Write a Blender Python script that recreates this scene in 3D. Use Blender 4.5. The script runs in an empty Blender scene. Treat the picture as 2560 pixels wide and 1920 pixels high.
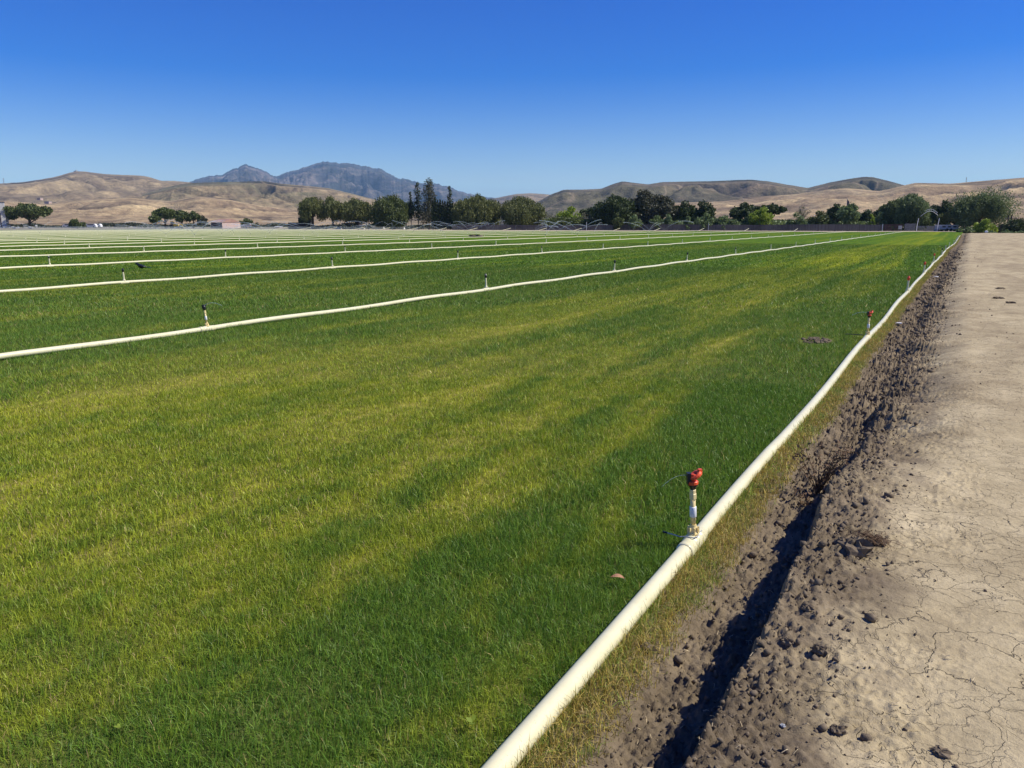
import bpy, bmesh, math, random
import numpy as np
from mathutils import Vector, Matrix
R = math.radians
random.seed(7); rng = np.random.default_rng(7)
scn = bpy.context.scene
COL = scn.collection

# ------------------------------------------------------------------ camera, sky, sun
F = 1923.0; YAW = R(29.80); PITCH = R(11.78); EYE = 1.8      # eye 1.8 m above the turf, 1.55 m above the dirt road
cam_d = bpy.data.cameras.new('camera'); cam = bpy.data.objects.new('camera', cam_d); COL.objects.link(cam)
cam_d.sensor_width = 36; cam_d.lens = 36*F/2560; cam_d.clip_start = 0.05; cam_d.clip_end = 40000
cam.location = (0, 0, EYE); cam.rotation_euler = (R(90)-PITCH, 0, YAW)
scn.camera = cam
SUN_EL = R(49); SUN_AZ = R(29.8-3)                            # azimuth measured counter-clockwise from +X
w = bpy.data.worlds.new('World'); scn.world = w; w.use_nodes = True
nt = w.node_tree; bg = nt.nodes['Background']
sky = nt.nodes.new('ShaderNodeTexSky'); sky.sky_type = 'NISHITA'; sky.sun_disc = False
sky.sun_elevation = SUN_EL; sky.sun_rotation = R(90)-SUN_AZ; sky.altitude = 0
sky.air_density = 1.0; sky.dust_density = 0.3; sky.ozone_density = 4.0
hs = nt.nodes.new('ShaderNodeHueSaturation'); hs.inputs['Saturation'].default_value = 1.68; hs.inputs['Hue'].default_value = 0.531
nt.links.new(sky.outputs[0], hs.inputs['Color']); nt.links.new(hs.outputs[0], bg.inputs[0]); bg.inputs[1].default_value = 0.099
sl = bpy.data.lights.new('sun', 'SUN'); sl.energy = 4.6; sl.angle = R(0.53); sl.color = (1.0, 0.945, 0.83)
so = bpy.data.objects.new('sun', sl); COL.objects.link(so)
sd = Vector((math.cos(SUN_EL)*math.cos(SUN_AZ), math.cos(SUN_EL)*math.sin(SUN_AZ), math.sin(SUN_EL)))
so.rotation_euler = sd.to_track_quat('Z', 'Y').to_euler(); so.location = (30, 30, 60)
scn.view_settings.view_transform = 'Standard'; scn.view_settings.look = 'None'
scn.view_settings.exposure = 0.38; scn.view_settings.gamma = 1
scn.render.engine = 'CYCLES'
scn.cycles.max_bounces = 6; scn.cycles.transparent_max_bounces = 16; scn.cycles.volume_bounces = 1

# ------------------------------------------------------------------ helpers
def ray(px, py):
    cx = (px-1280)/F; cy = -(py-960)/F
    fw = math.cos(PITCH)+cy*math.sin(PITCH); up = -math.sin(PITCH)+cy*math.cos(PITCH)
    return cx, fw, up
CY, SY = math.cos(YAW), math.sin(YAW)
def P(px, py, depth):
    """point seen in that direction at a given forward distance"""
    a, b, c = ray(px, py); k = depth/b
    return Vector((CY*a*k-SY*depth, SY*a*k+CY*depth, EYE+c*k))
def G(px, py, z=0.0):
    a, b, c = ray(px, py); return P(px, py, (z-EYE)/c*b)
def project(p):
    x, y, z = p[0], p[1], p[2]-EYE
    r = CY*x+SY*y; f = -SY*x+CY*y
    d = f*math.cos(PITCH)-z*math.sin(PITCH)
    u = f*math.sin(PITCH)+z*math.cos(PITCH)
    if d <= 0.1: return None
    return 1280+F*r/d, 960-F*u/d

def tag(o, label=None, cat=None, group=None, kind=None):
    if label: o['label'] = label
    if cat: o['category'] = cat
    if group: o['group'] = group
    if kind: o['kind'] = kind
    return o
def empty(name, loc, rz=0):
    o = bpy.data.objects.new(name, None); COL.objects.link(o); o.location = loc; o.rotation_euler = (0, 0, rz)
    o.empty_display_size = 0.1
    return o
def link(name, me, mat=None, parent=None, smooth=False):
    if mat: me.materials.append(mat)
    if smooth: me.polygons.foreach_set('use_smooth', np.ones(len(me.polygons), dtype=bool))
    o = bpy.data.objects.new(name, me); COL.objects.link(o)
    if parent: o.parent = parent
    return o
def mesh_np(name, V, Fc, mat=None, parent=None, smooth=False, col=None, attrs=None):
    """V (n,3), Fc (m,3|4) index array"""
    V = np.ascontiguousarray(V, dtype=np.float32); Fc = np.ascontiguousarray(Fc, dtype=np.int32)
    me = bpy.data.meshes.new(name); k = Fc.shape[1]; m = Fc.shape[0]
    me.vertices.add(len(V)); me.vertices.foreach_set('co', V.ravel())
    me.loops.add(m*k); me.loops.foreach_set('vertex_index', Fc.ravel())
    me.polygons.add(m); me.polygons.foreach_set('loop_start', np.arange(0, m*k, k, dtype=np.int32))
    me.update(calc_edges=True)
    if col is not None:
        a = me.attributes.new('tint', 'FLOAT_COLOR', 'POINT')
        c = np.ones((len(V), 4), dtype=np.float32); c[:, :3] = col
        a.data.foreach_set('color', c.ravel())
    for n, v in (attrs or {}).items():
        a = me.attributes.new(n, 'FLOAT', 'POINT'); a.data.foreach_set('value', np.ascontiguousarray(v, dtype=np.float32))
    return link(name, me, mat, parent, smooth)
def grid_faces(nu, nv):
    i = np.arange(nu-1)[:, None]*nv+np.arange(nv-1)[None, :]
    i = i.ravel()
    return np.stack([i, i+nv, i+nv+1, i+1], 1)

_g = np.random.default_rng(99)
_perm = _g.permutation(512).astype(np.int64); _ga = _g.uniform(0, 2*np.pi, 512); _gx, _gy = np.cos(_ga), np.sin(_ga)
def pn(x, y, s=0):
    x = np.asarray(x, dtype=np.float64)+s*37.7; y = np.asarray(y, dtype=np.float64)-s*91.3
    xi = np.floor(x).astype(np.int64); yi = np.floor(y).astype(np.int64); fx = x-xi; fy = y-yi
    def gr(a, b, dx, dy):
        h = _perm[(_perm[a & 511]+b) & 511]; return _gx[h]*dx+_gy[h]*dy
    u = fx*fx*fx*(fx*(fx*6-15)+10); v = fy*fy*fy*(fy*(fy*6-15)+10)
    a = gr(xi, yi, fx, fy); b = gr(xi+1, yi, fx-1, fy); c = gr(xi, yi+1, fx, fy-1); d = gr(xi+1, yi+1, fx-1, fy-1)
    return ((a+(b-a)*u)*(1-v)+(c+(d-c)*u)*v)*1.5
def fbm(x, y, o=4, s=0, g=0.5):
    r = 0; a = 1; t = 0
    for k in range(o):
        r = r+a*pn(x*2**k, y*2**k, s+k); t += a; a *= g
    return r/t
def ss(a, b, x):
    t = np.clip((x-a)/(b-a), 0, 1); return t*t*(3-2*t)

class MB:
    def __init__(s): s.v = []; s.f = []
    def add(s, vs, fs):
        n = len(s.v); s.v += [tuple(v) for v in vs]; s.f += [tuple(i+n for i in f) for f in fs]; return s
    def box(s, c, d, rz=0):
        x, y, z = [q/2 for q in d]; cr, sr = math.cos(rz), math.sin(rz)
        vs = [(c[0]+a*x*cr-b*y*sr, c[1]+a*x*sr+b*y*cr, c[2]+e*z) for a in (-1, 1) for b in (-1, 1) for e in (-1, 1)]
        return s.add(vs, [(0, 1, 3, 2), (4, 6, 7, 5), (0, 4, 5, 1), (2, 3, 7, 6), (0, 2, 6, 4), (1, 5, 7, 3)])
    def tube(s, pts, rad, n=8, caps=True):
        pts = [Vector(p) for p in pts]; m = len(pts); rad = rad if hasattr(rad, '__len__') else [rad]*m
        rings = []; up = None
        for i, p in enumerate(pts):
            t = (pts[min(i+1, m-1)]-pts[max(i-1, 0)]).normalized()
            if up is None:
                up = Vector((0, 0, 1)) if abs(t.z) < 0.9 else Vector((1, 0, 0))
            a = t.cross(up).normalized(); b = a.cross(t).normalized(); up = b
            rings.append([p+(a*math.cos(q)+b*math.sin(q))*rad[i] for q in [2*math.pi*k/n for k in range(n)]])
        vs = [v for r in rings for v in r]; fs = []
        for i in range(m-1):
            for k in range(n):
                fs.append((i*n+k, i*n+(k+1) % n, (i+1)*n+(k+1) % n, (i+1)*n+k))
        if caps: fs.append(tuple(range(n))[::-1]); fs.append(tuple((m-1)*n+k for k in range(n)))
        return s.add(vs, fs)
    def lathe(s, prof, c=(0, 0, 0), n=14):
        return s.tube([(c[0], c[1], c[2]+z) for r, z in prof], [r for r, z in prof], n)
    def blob(s, c, r, sc=(1, 1, 1), rough=0.2, seed=0, n=8):
        rd = random.Random(seed); vs = []; fs = []
        for i in range(n+1):
            th = math.pi*i/n
            for k in range(2*n):
                ph = math.pi*k/n; q = 1+rough*(rd.random()-.5)*2 if 0 < i < n else 1
                vs.append((c[0]+r*sc[0]*q*math.sin(th)*math.cos(ph), c[1]+r*sc[1]*q*math.sin(th)*math.sin(ph), c[2]+r*sc[2]*q*math.cos(th)))
        for i in range(n):
            for k in range(2*n): fs.append((i*2*n+k, (i+1)*2*n+k, (i+1)*2*n+(k+1) % (2*n), i*2*n+(k+1) % (2*n)))
        return s.add(vs, fs)
    def mesh(s, name):
        me = bpy.data.meshes.new(name); me.from_pydata(s.v, [], s.f); me.update()
        bm = bmesh.new(); bm.from_mesh(me); bmesh.ops.recalc_face_normals(bm, faces=bm.faces); bm.to_mesh(me); bm.free()
        return me
    def build(s, name, mat, parent=None, smooth=False):
        return link(name, s.mesh(name), mat, parent, smooth)

# ------------------------------------------------------------------ materials
class Mt:
    def __init__(s, name, rough=0.8, spec=0.3):
        s.m = bpy.data.materials.new(name); s.m.use_nodes = True; s.t = s.m.node_tree
        s.b = s.t.nodes['Principled BSDF']; s.b.inputs['Roughness'].default_value = rough
        s.b.inputs['Specular IOR Level'].default_value = spec
    def n(s, typ, **kw):
        n = s.t.nodes.new(typ)
        for k, v in kw.items():
            if k in n.inputs: n.inputs[k].default_value = v
            else: setattr(n, k, v)
        return n
    def l(s, a, b): s.t.links.new(a, b)
    def coord(s, scale=(1, 1, 1), rot=(0, 0, 0)):
        tc = s.n('ShaderNodeTexCoord'); mp = s.n('ShaderNodeMapping'); s.l(tc.outputs['Object'], mp.inputs[0])
        mp.inputs['Scale'].default_value = scale; mp.inputs['Rotation'].default_value = rot; return mp.outputs[0]
    def noise(s, vec, scale, detail=4, rough=0.55, dist=0):
        n = s.n('ShaderNodeTexNoise'); n.inputs['Scale'].default_value = scale; n.inputs['Detail'].default_value = detail
        n.inputs['Roughness'].default_value = rough; n.inputs['Distortion'].default_value = dist; s.l(vec, n.inputs['Vector']); return n.outputs['Fac']
    def ramp(s, fac, stops):
        r = s.n('ShaderNodeValToRGB'); e = r.color_ramp.elements
        while len(e) < len(stops): e.new(0.5)
        for k, (p, c) in enumerate(stops): e[k].position = p; e[k].color = (*c, 1) if len(c) == 3 else c
        s.l(fac, r.inputs[0]); return r.outputs[0]
    def mix(s, a, b, fac, mode='MIX'):
        m = s.n('ShaderNodeMix'); m.data_type = 'RGBA'; m.blend_type = mode
        for src, i in ((fac, 0), (a, 6), (b, 7)):
            if isinstance(src, (int, float)): m.inputs[i].default_value = src
            elif isinstance(src, tuple): m.inputs[i].default_value = (*src, 1)
            else: s.l(src, m.inputs[i])
        return m.outputs[2]
    def math(s, op, a, b=0.0, c=None):
        m = s.n('ShaderNodeMath', operation=op)
        for i, q in enumerate((a, b) if c is None else (a, b, c)):
            if isinstance(q, (int, float)): m.inputs[i].default_value = q
            else: s.l(q, m.inputs[i])
        return m.outputs[0]
    def bump(s, h, st=0.3, d=0.02):
        b = s.n('ShaderNodeBump'); b.inputs['Strength'].default_value = st; b.inputs['Distance'].default_value = d
        s.l(h, b.inputs['Height']); s.l(b.outputs[0], s.b.inputs['Normal'])
    def base(s, c):
        if isinstance(c, tuple): s.b.inputs['Base Color'].default_value = (*c, 1)
        else: s.l(c, s.b.inputs['Base Color'])
        return s
def simple(name, c, rough=0.7, var=0.15, scale=8, spec=0.3, bump=0):
    m = Mt(name, rough, spec); f = m.noise(m.coord(), scale, 4)
    lo = tuple(q*(1-var) for q in c); hi = tuple(min(1, q*(1+var)) for q in c)
    m.base(m.ramp(f, [(0.3, lo), (0.7, hi)]))
    if bump: m.bump(f, bump, 0.01)
    return m.m

def leaf_mat(name, dark, light, scale=0.9, trans=0.25, rough=0.55):
    m = Mt(name, rough, 0.3); f = m.noise(m.coord(), scale, 5, 0.7)
    c = m.ramp(f, [(0.32, dark), (0.68, light)])
    m.base(c)
    tr = m.n('ShaderNodeBsdfTranslucent'); m.l(m.mix(c, (1.0, 1.0, 0.4), 0.25, 'MULTIPLY'), tr.inputs[0])
    mx = m.n('ShaderNodeMixShader'); mx.inputs[0].default_value = trans
    m.l(m.b.outputs[0], mx.inputs[1]); m.l(tr.outputs[0], mx.inputs[2]); m.l(mx.outputs[0], m.t.nodes['Material Output'].inputs[0])
    return m.m
def tint_blade_mat(name, trans=0.33, rough=0.45, spec=0.32):
    m = Mt(name, rough, spec); a = m.n('ShaderNodeAttribute', attribute_name='tint'); m.base(a.outputs['Color'])
    tr = m.n('ShaderNodeBsdfTranslucent'); m.l(a.outputs['Color'], tr.inputs[0])
    mx = m.n('ShaderNodeMixShader'); mx.inputs[0].default_value = trans
    m.l(m.b.outputs[0], mx.inputs[1]); m.l(tr.outputs[0], mx.inputs[2]); m.l(mx.outputs[0], m.t.nodes['Material Output'].inputs[0])
    return m.m
M = {}
# turf soil and far turf (colour stored per vertex: patches of green and yellowed grass)
m = Mt('turf', 1.0, 0.02); a = m.n('ShaderNodeAttribute', attribute_name='tint')
f1 = m.noise(m.coord((1, 1, 1)), 9, 5, 0.75); f2 = m.noise(m.coord((1, 0.25, 1)), 1.1, 4, 0.6)
c = m.mix(a.outputs['Color'], m.ramp(f1, [(0.3, (0.55, 0.6, 0.5)), (0.7, (1.35, 1.3, 1.3))]), 1.0, 'MULTIPLY')
c = m.mix(c, m.ramp(f2, [(0.35, (0.85, 0.88, 0.9)), (0.65, (1.12, 1.1, 1.0))]), 1.0, 'MULTIPLY')
m.base(c); m.bump(f1, 0.9, 0.05); M['turf'] = m.m
# soil and packed road, one heightfield; 'dry' = 0 churned damp soil, 1 packed pale road
m = Mt('road_soil', 0.92, 0.12)
dry = m.n('ShaderNodeAttribute', attribute_name='dry').outputs['Fac']
co = m.coord()
n1 = m.noise(co, 2.2, 6, 0.62); n2 = m.noise(co, 38, 6, 0.7); n3 = m.noise(co, 0.7, 4, 0.5); n4 = m.noise(m.coord((0.8, 0.18, 1)), 1.3, 5, 0.6)
soil = m.ramp(n1, [(0.3, (0.105, 0.080, 0.052)), (0.7, (0.24, 0.188, 0.120))])
road = m.ramp(n1, [(0.28, (0.305, 0.242, 0.140)), (0.5, (0.42, 0.342, 0.204)), (0.74, (0.55, 0.455, 0.280))])
road = m.mix(road, m.ramp(n4, [(0.36, (0.70, 0.68, 0.68)), (0.55, (1, 1, 1))]), 0.8, 'MULTIPLY')
road = m.mix(road, m.ramp(n2, [(0.32, (0.72, 0.71, 0.70)), (0.62, (1.12, 1.12, 1.12))]), 0.55, 'MULTIPLY')
soil = m.mix(soil, m.ramp(n2, [(0.3, (0.7, 0.7, 0.7)), (0.7, (1.25, 1.25, 1.25))]), 0.7, 'MULTIPLY')
wn = m.noise(co, 5.5, 4, 0.6)
dist = m.n('ShaderNodeVectorMath', operation='SCALE'); nn = m.n('ShaderNodeTexNoise'); nn.inputs['Scale'].default_value = 4.5; nn.inputs['Detail'].default_value = 6
m.l(co, nn.inputs['Vector']); m.l(nn.outputs['Color'], dist.inputs[0]); dist.inputs['Scale'].default_value = 0.42
av = m.n('ShaderNodeVectorMath', operation='ADD'); m.l(co, av.inputs[0]); m.l(dist.outputs[0], av.inputs[1])
fl = m.n('ShaderNodeVectorMath', operation='MULTIPLY'); m.l(av.outputs[0], fl.inputs[0]); fl.inputs[1].default_value = (1, 1, 0)
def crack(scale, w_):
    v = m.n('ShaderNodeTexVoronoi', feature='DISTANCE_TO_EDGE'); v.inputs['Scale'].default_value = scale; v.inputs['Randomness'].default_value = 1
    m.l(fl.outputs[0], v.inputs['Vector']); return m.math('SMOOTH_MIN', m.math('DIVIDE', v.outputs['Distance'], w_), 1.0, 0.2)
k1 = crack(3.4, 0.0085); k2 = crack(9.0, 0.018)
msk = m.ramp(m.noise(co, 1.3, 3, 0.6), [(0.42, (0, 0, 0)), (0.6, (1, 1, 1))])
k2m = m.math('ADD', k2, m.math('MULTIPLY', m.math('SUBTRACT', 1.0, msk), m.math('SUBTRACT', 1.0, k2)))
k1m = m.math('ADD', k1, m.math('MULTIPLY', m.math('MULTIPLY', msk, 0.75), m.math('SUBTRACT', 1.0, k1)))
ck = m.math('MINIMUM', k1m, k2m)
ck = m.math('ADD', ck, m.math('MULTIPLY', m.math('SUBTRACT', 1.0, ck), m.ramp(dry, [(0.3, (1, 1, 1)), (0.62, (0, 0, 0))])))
road = m.mix(m.mix(road, (0.12, 0.094, 0.065), 0.6), road, ck)  # shade in the cracks painted in as a darker soil colour
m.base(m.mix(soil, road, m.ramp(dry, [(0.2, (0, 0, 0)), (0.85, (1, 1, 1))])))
hh = m.math('ADD', m.math('MULTIPLY', n2, 0.6), m.math('MULTIPLY', ck, 0.55)); m.bump(hh, 0.9, 0.018)
M['road'] = m.m
m = Mt('soil_clod', 0.93, 0.1); n1 = m.noise(m.coord(), 30, 5, 0.7); m.base(m.ramp(n1, [(0.3, (0.105, 0.082, 0.056)), (0.7, (0.22, 0.172, 0.115))])); m.bump(n1, 0.8, 0.008); M['clod'] = m.m
M['blade'] = tint_blade_mat('grass_blade')
M['dryblade'] = tint_blade_mat('dry_grass_blade', 0.2, 0.6, 0.2)
def hillmat(name, stops, scrub, amount, sc=1.0, haze=0):
    m = Mt(name, 0.95, 0.05)
    co = m.coord()
    a = m.noise(co, 0.0045*sc, 7, 0.62, 0.6); b = m.noise(m.coord((1, 1, 5)), 0.02*sc, 5, 0.6)
    f = m.math('ADD', m.math('MULTIPLY', a, 0.5), m.math('ADD', m.math('MULTIPLY', b, 0.3), m.math('MULTIPLY', m.noise(co, 0.03*sc, 6, 0.8), 0.2)))
    c = m.ramp(f, stops)
    g = m.noise(co, 0.0026*sc, 6, 0.6, 0.3); spk = m.noise(co, 0.035*sc, 6, 0.8)
    gm = m.math('ADD', m.math('MULTIPLY', g, 0.7), m.math('MULTIPLY', spk, 0.3))
    c = m.mix(c, scrub, m.ramp(gm, [(0.62-amount*0.3, (0, 0, 0)), (0.74-amount*0.3, (0.85, 0.85, 0.85))]))
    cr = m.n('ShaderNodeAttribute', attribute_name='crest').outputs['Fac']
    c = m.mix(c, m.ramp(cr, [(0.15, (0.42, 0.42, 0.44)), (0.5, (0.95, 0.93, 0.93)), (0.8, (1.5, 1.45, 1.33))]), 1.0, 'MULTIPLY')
    # pale cow tracks and ridge paths
    v = m.n('ShaderNodeTexVoronoi', feature='DISTANCE_TO_EDGE'); v.inputs['Scale'].default_value = 0.0042*sc
    nz = m.n('ShaderNodeTexNoise'); nz.inputs['Scale'].default_value = 0.006*sc; m.l(co, nz.inputs['Vector'])
    q = m.n('ShaderNodeVectorMath', operation='SCALE'); m.l(nz.outputs['Color'], q.inputs[0]); q.inputs['Scale'].default_value = 160/sc
    q2 = m.n('ShaderNodeVectorMath', operation='ADD'); m.l(co, q2.inputs[0]); m.l(q.outputs[0], q2.inputs[1]); m.l(q2.outputs[0], v.inputs['Vector'])
    c = m.mix(c, m.ramp(m.noise(m.coord((1, 1, 2.5)), 0.055*sc, 8, 0.85), [(0.36, (0.55, 0.56, 0.58)), (0.62, (1.3, 1.28, 1.22))]), 0.9, 'MULTIPLY')
    tr = m.math('MULTIPLY', m.ramp(v.outputs['Distance'], [(0.0, (1, 1, 1)), (0.018, (0, 0, 0))]), 0.6)
    c = m.mix(c, stops[-1][1], tr)
    m.base(c); m.bump(spk, 0.9, 9.0/sc); return m.m
TAN = [(0.38, (0.105, 0.082, 0.062)), (0.5, (0.175, 0.138, 0.095)), (0.62, (0.30, 0.238, 0.150))]
M['tanhill'] = hillmat('dry_grass_hill', TAN, (0.15, 0.13, 0.085), 0.16)
M['tanhill_near'] = hillmat('dry_grass_foothill', [(0.38, (0.145, 0.106, 0.076)), (0.5, (0.25, 0.190, 0.122)), (0.62, (0.41, 0.325, 0.195))], (0.17, 0.14, 0.09), 0.06, 1.6)
M['greenhill'] = hillmat('scrub_grass_hill', [(0.38, (0.13, 0.102, 0.072)), (0.5, (0.19, 0.15, 0.098)), (0.64, (0.31, 0.24, 0.15))], (0.105, 0.105, 0.065), 0.5)
M['scrubhill'] = hillmat('dark_scrub_hill', [(0.36, (0.09, 0.075, 0.060)), (0.5, (0.145, 0.115, 0.085)), (0.7, (0.28, 0.22, 0.15))], (0.078, 0.076, 0.052), 0.75)
M['mount'] = hillmat('rocky_mountain', [(0.38, (0.020, 0.024, 0.030)), (0.5, (0.050, 0.048, 0.052)), (0.64, (0.24, 0.19, 0.165))], (0.035, 0.042, 0.042), 0.55, 0.42)
m = Mt('plain', 0.95, 0.05); a = m.noise(m.coord((1, 1, 1)), 0.012, 6, 0.6); b = m.noise(m.coord(), 0.15, 5, 0.6)
f = m.math('ADD', m.math('MULTIPLY', a, 0.6), m.math('MULTIPLY', b, 0.4))
m.base(m.ramp(f, [(0.36, (0.13, 0.13, 0.065)), (0.5, (0.24, 0.20, 0.125)), (0.64, (0.38, 0.31, 0.2))])); M['plain'] = m.m
M['dirt'] = simple('pale_dirt_strip', (0.40, 0.32, 0.23), 0.95, 0.2, 0.6)
m = Mt('cream_pvc', 0.32, 0.45); f = m.noise(m.coord(), 3.5, 5, 0.7); g = m.noise(m.coord(), 60, 3, 0.6)
c = m.ramp(f, [(0.3, (0.65, 0.60, 0.365)), (0.6, (0.715, 0.675, 0.435))]); c = m.mix(c, m.ramp(g, [(0.66, (1, 1, 1)), (0.76, (0.62, 0.55, 0.42))]), 0.5, 'MULTIPLY')
m.base(c); M['pvc'] = m.m
M['fitting'] = simple('yellowed_plastic', (0.82, 0.66, 0.30), 0.4, 0.1, 20, 0.4)
M['white'] = simple('white_plastic', (0.78, 0.78, 0.76), 0.4, 0.06, 20, 0.4)
M['red'] = simple('red_plastic', (0.80, 0.10, 0.030), 0.35, 0.12, 30, 0.45)
M['black'] = simple('black_plastic', (0.018, 0.018, 0.02), 0.4, 0.2, 30, 0.45)
M['wire'] = simple('steel_wire', (0.42, 0.42, 0.40), 0.35, 0.2, 30, 0.6)
m = Mt('water_spray', 0.5, 0.3); tp = m.n('ShaderNodeBsdfTransparent'); df = m.n('ShaderNodeBsdfTranslucent'); d2 = m.n('ShaderNodeBsdfDiffuse')
df.inputs[0].default_value = (0.9, 0.94, 1, 1); d2.inputs[0].default_value = (0.9, 0.94, 1, 1)
ad = m.n('ShaderNodeMixShader'); ad.inputs[0].default_value = 0.5; m.l(df.outputs[0], ad.inputs[1]); m.l(d2.outputs[0], ad.inputs[2])
lw = m.n('ShaderNodeLayerWeight'); lw.inputs[0].default_value = 0.35
nz = m.noise(m.coord(), 2.0, 4, 0.7)
al = m.math('MULTIPLY', m.math('SUBTRACT', 1.0, lw.outputs['Facing']), m.math('MULTIPLY', nz, 0.42))
mx = m.n('ShaderNodeMixShader'); m.l(al, mx.inputs[0]); m.l(tp.outputs[0], mx.inputs[1]); m.l(ad.outputs[0], mx.inputs[2])
m.l(mx.outputs[0], m.t.nodes['Material Output'].inputs[0]); M['spray'] = m.m
m = Mt('water', 0.05, 0.8); m.b.inputs['Transmission Weight'].default_value = 0.75; m.b.inputs['IOR'].default_value = 1.33; m.base((0.9, 0.95, 1)); M['water'] = m.m
m = Mt('bark', 0.9, 0.1); f = m.noise(m.coord((1, 1, 0.3)), 4, 5, 0.7); m.base(m.ramp(f, [(0.3, (0.05, 0.038, 0.028)), (0.7, (0.15, 0.115, 0.085))])); m.bump(f, 0.6, 0.05); M['bark'] = m.m
M['palebark'] = simple('pale_bark', (0.26, 0.22, 0.17), 0.9, 0.3, 3)
M['oak'] = leaf_mat('oak_leaves', (0.035, 0.055, 0.016), (0.17, 0.20, 0.055))
M['pepper'] = leaf_mat('pepper_leaves', (0.055, 0.07, 0.02), (0.24, 0.25, 0.08))
M['darkoak'] = leaf_mat('dark_oak_leaves', (0.022, 0.038, 0.012), (0.105, 0.135, 0.04))
M['dusky'] = leaf_mat('dusky_leaves', (0.035, 0.04, 0.022), (0.15, 0.145, 0.085))
M['cypress'] = leaf_mat('cypress_leaves', (0.022, 0.036, 0.014), (0.09, 0.115, 0.04))
M['bright'] = leaf_mat('bright_leaves', (0.12, 0.19, 0.02), (0.36, 0.44, 0.05), 0.6, 0.35)
M['willow'] = leaf_mat('willow_leaves', (0.07, 0.11, 0.04), (0.26, 0.33, 0.13), 0.6, 0.3)
M['poplar'] = leaf_mat('poplar_leaves', (0.045, 0.075, 0.028), (0.26, 0.32, 0.13), 0.8, 0.3)
M['olive'] = leaf_mat('olive_leaves', (0.09, 0.095, 0.055), (0.25, 0.24, 0.14))
M['hedge'] = leaf_mat('hedge_leaves', (0.03, 0.04, 0.022), (0.09, 0.10, 0.06))
m = Mt('fence_boards', 0.9, 0.1); mp = m.coord((7, 7, 0.12)); f = m.noise(mp, 1.2, 3, 0.7); g = m.noise(m.coord((0.12, 0.12, 0.1)), 1.0, 3)
c = m.ramp(f, [(0.3, (0.085, 0.072, 0.066)), (0.7, (0.24, 0.21, 0.185))]); m.base(m.mix(c, m.ramp(g, [(0.4, (0.7, 0.66, 0.7)), (0.6, (1.2, 1.15, 1.1))]), 1.0, 'MULTIPLY')); M['fence'] = m.m
M['redfence'] = simple('red_brown_boards', (0.12, 0.065, 0.052), 0.9, 0.3, 2)
M['palefence'] = simple('pale_boards', (0.30, 0.27, 0.24), 0.9, 0.25, 3)
M['whitepaint'] = simple('white_paint', (0.72, 0.72, 0.70), 0.6, 0.08, 2)
M['greypaint'] = simple('grey_metal', (0.35, 0.36, 0.36), 0.5, 0.12, 2)
M['glass'] = simple('dark_glass', (0.03, 0.035, 0.04), 0.12, 0.2, 2, 0.6)
M['tyre'] = simple('tyre_rubber', (0.02, 0.02, 0.02), 0.85, 0.2, 3)
m = Mt('block_wall', 0.9, 0.1); br = m.n('ShaderNodeTexBrick'); br.inputs['Scale'].default_value = 1.0; br.inputs['Brick Width'].default_value = 0.8; br.inputs['Row Height'].default_value = 0.5; br.inputs['Mortar Size'].default_value = 0.04
br.inputs['Color1'].default_value = (0.46, 0.44, 0.41, 1); br.inputs['Color2'].default_value = (0.38, 0.365, 0.34, 1); br.inputs['Mortar'].default_value = (0.2, 0.19, 0.18, 1)
m.l(m.coord((1, 1, 1), (R(90), 0, 0)), br.inputs['Vector']); m.base(br.outputs['Color']); M['block'] = m.m; br.inputs['Color1'].default_value = (0.62, 0.60, 0.56, 1); br.inputs['Color2'].default_value = (0.52, 0.50, 0.47, 1); br.inputs['Mortar'].default_value = (0.34, 0.33, 0.31, 1)
M['darkwood'] = simple('dark_wood', (0.055, 0.038, 0.034), 0.9, 0.3, 1)
M['barnwood'] = simple('weathered_grey_wood', (0.115, 0.09, 0.082), 0.9, 0.25, 1.5)
M['pinkwall'] = simple('pale_pink_wall', (0.50, 0.37, 0.31), 0.9, 0.12, 1)
M['rustroof'] = simple('faded_red_roof', (0.33, 0.20, 0.15), 0.85, 0.2, 0.6)
M['yellow'] = simple('yellow_machine_paint', (0.62, 0.42, 0.06), 0.5, 0.15, 2)
M['polewood'] = simple('pole_wood', (0.06, 0.045, 0.038), 0.9, 0.25, 4)
M['flag'] = simple('dark_flag_cloth', (0.035, 0.03, 0.06), 0.8, 0.3, 3)
M['feather'] = simple('black_feathers', (0.010, 0.010, 0.013), 0.35, 0.3, 30, 0.5)
M['deadleaf'] = simple('dead_leaf', (0.42, 0.22, 0.12), 0.8, 0.2, 40)
M['weed'] = simple('dead_weed', (0.16, 0.10, 0.055), 0.9, 0.3, 20)
M['straw'] = simple('straw', (0.50, 0.40, 0.24), 0.8, 0.25, 25)
M['scrap'] = simple('pale_scrap', (0.75, 0.72, 0.66), 0.7, 0.1, 25)

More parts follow.
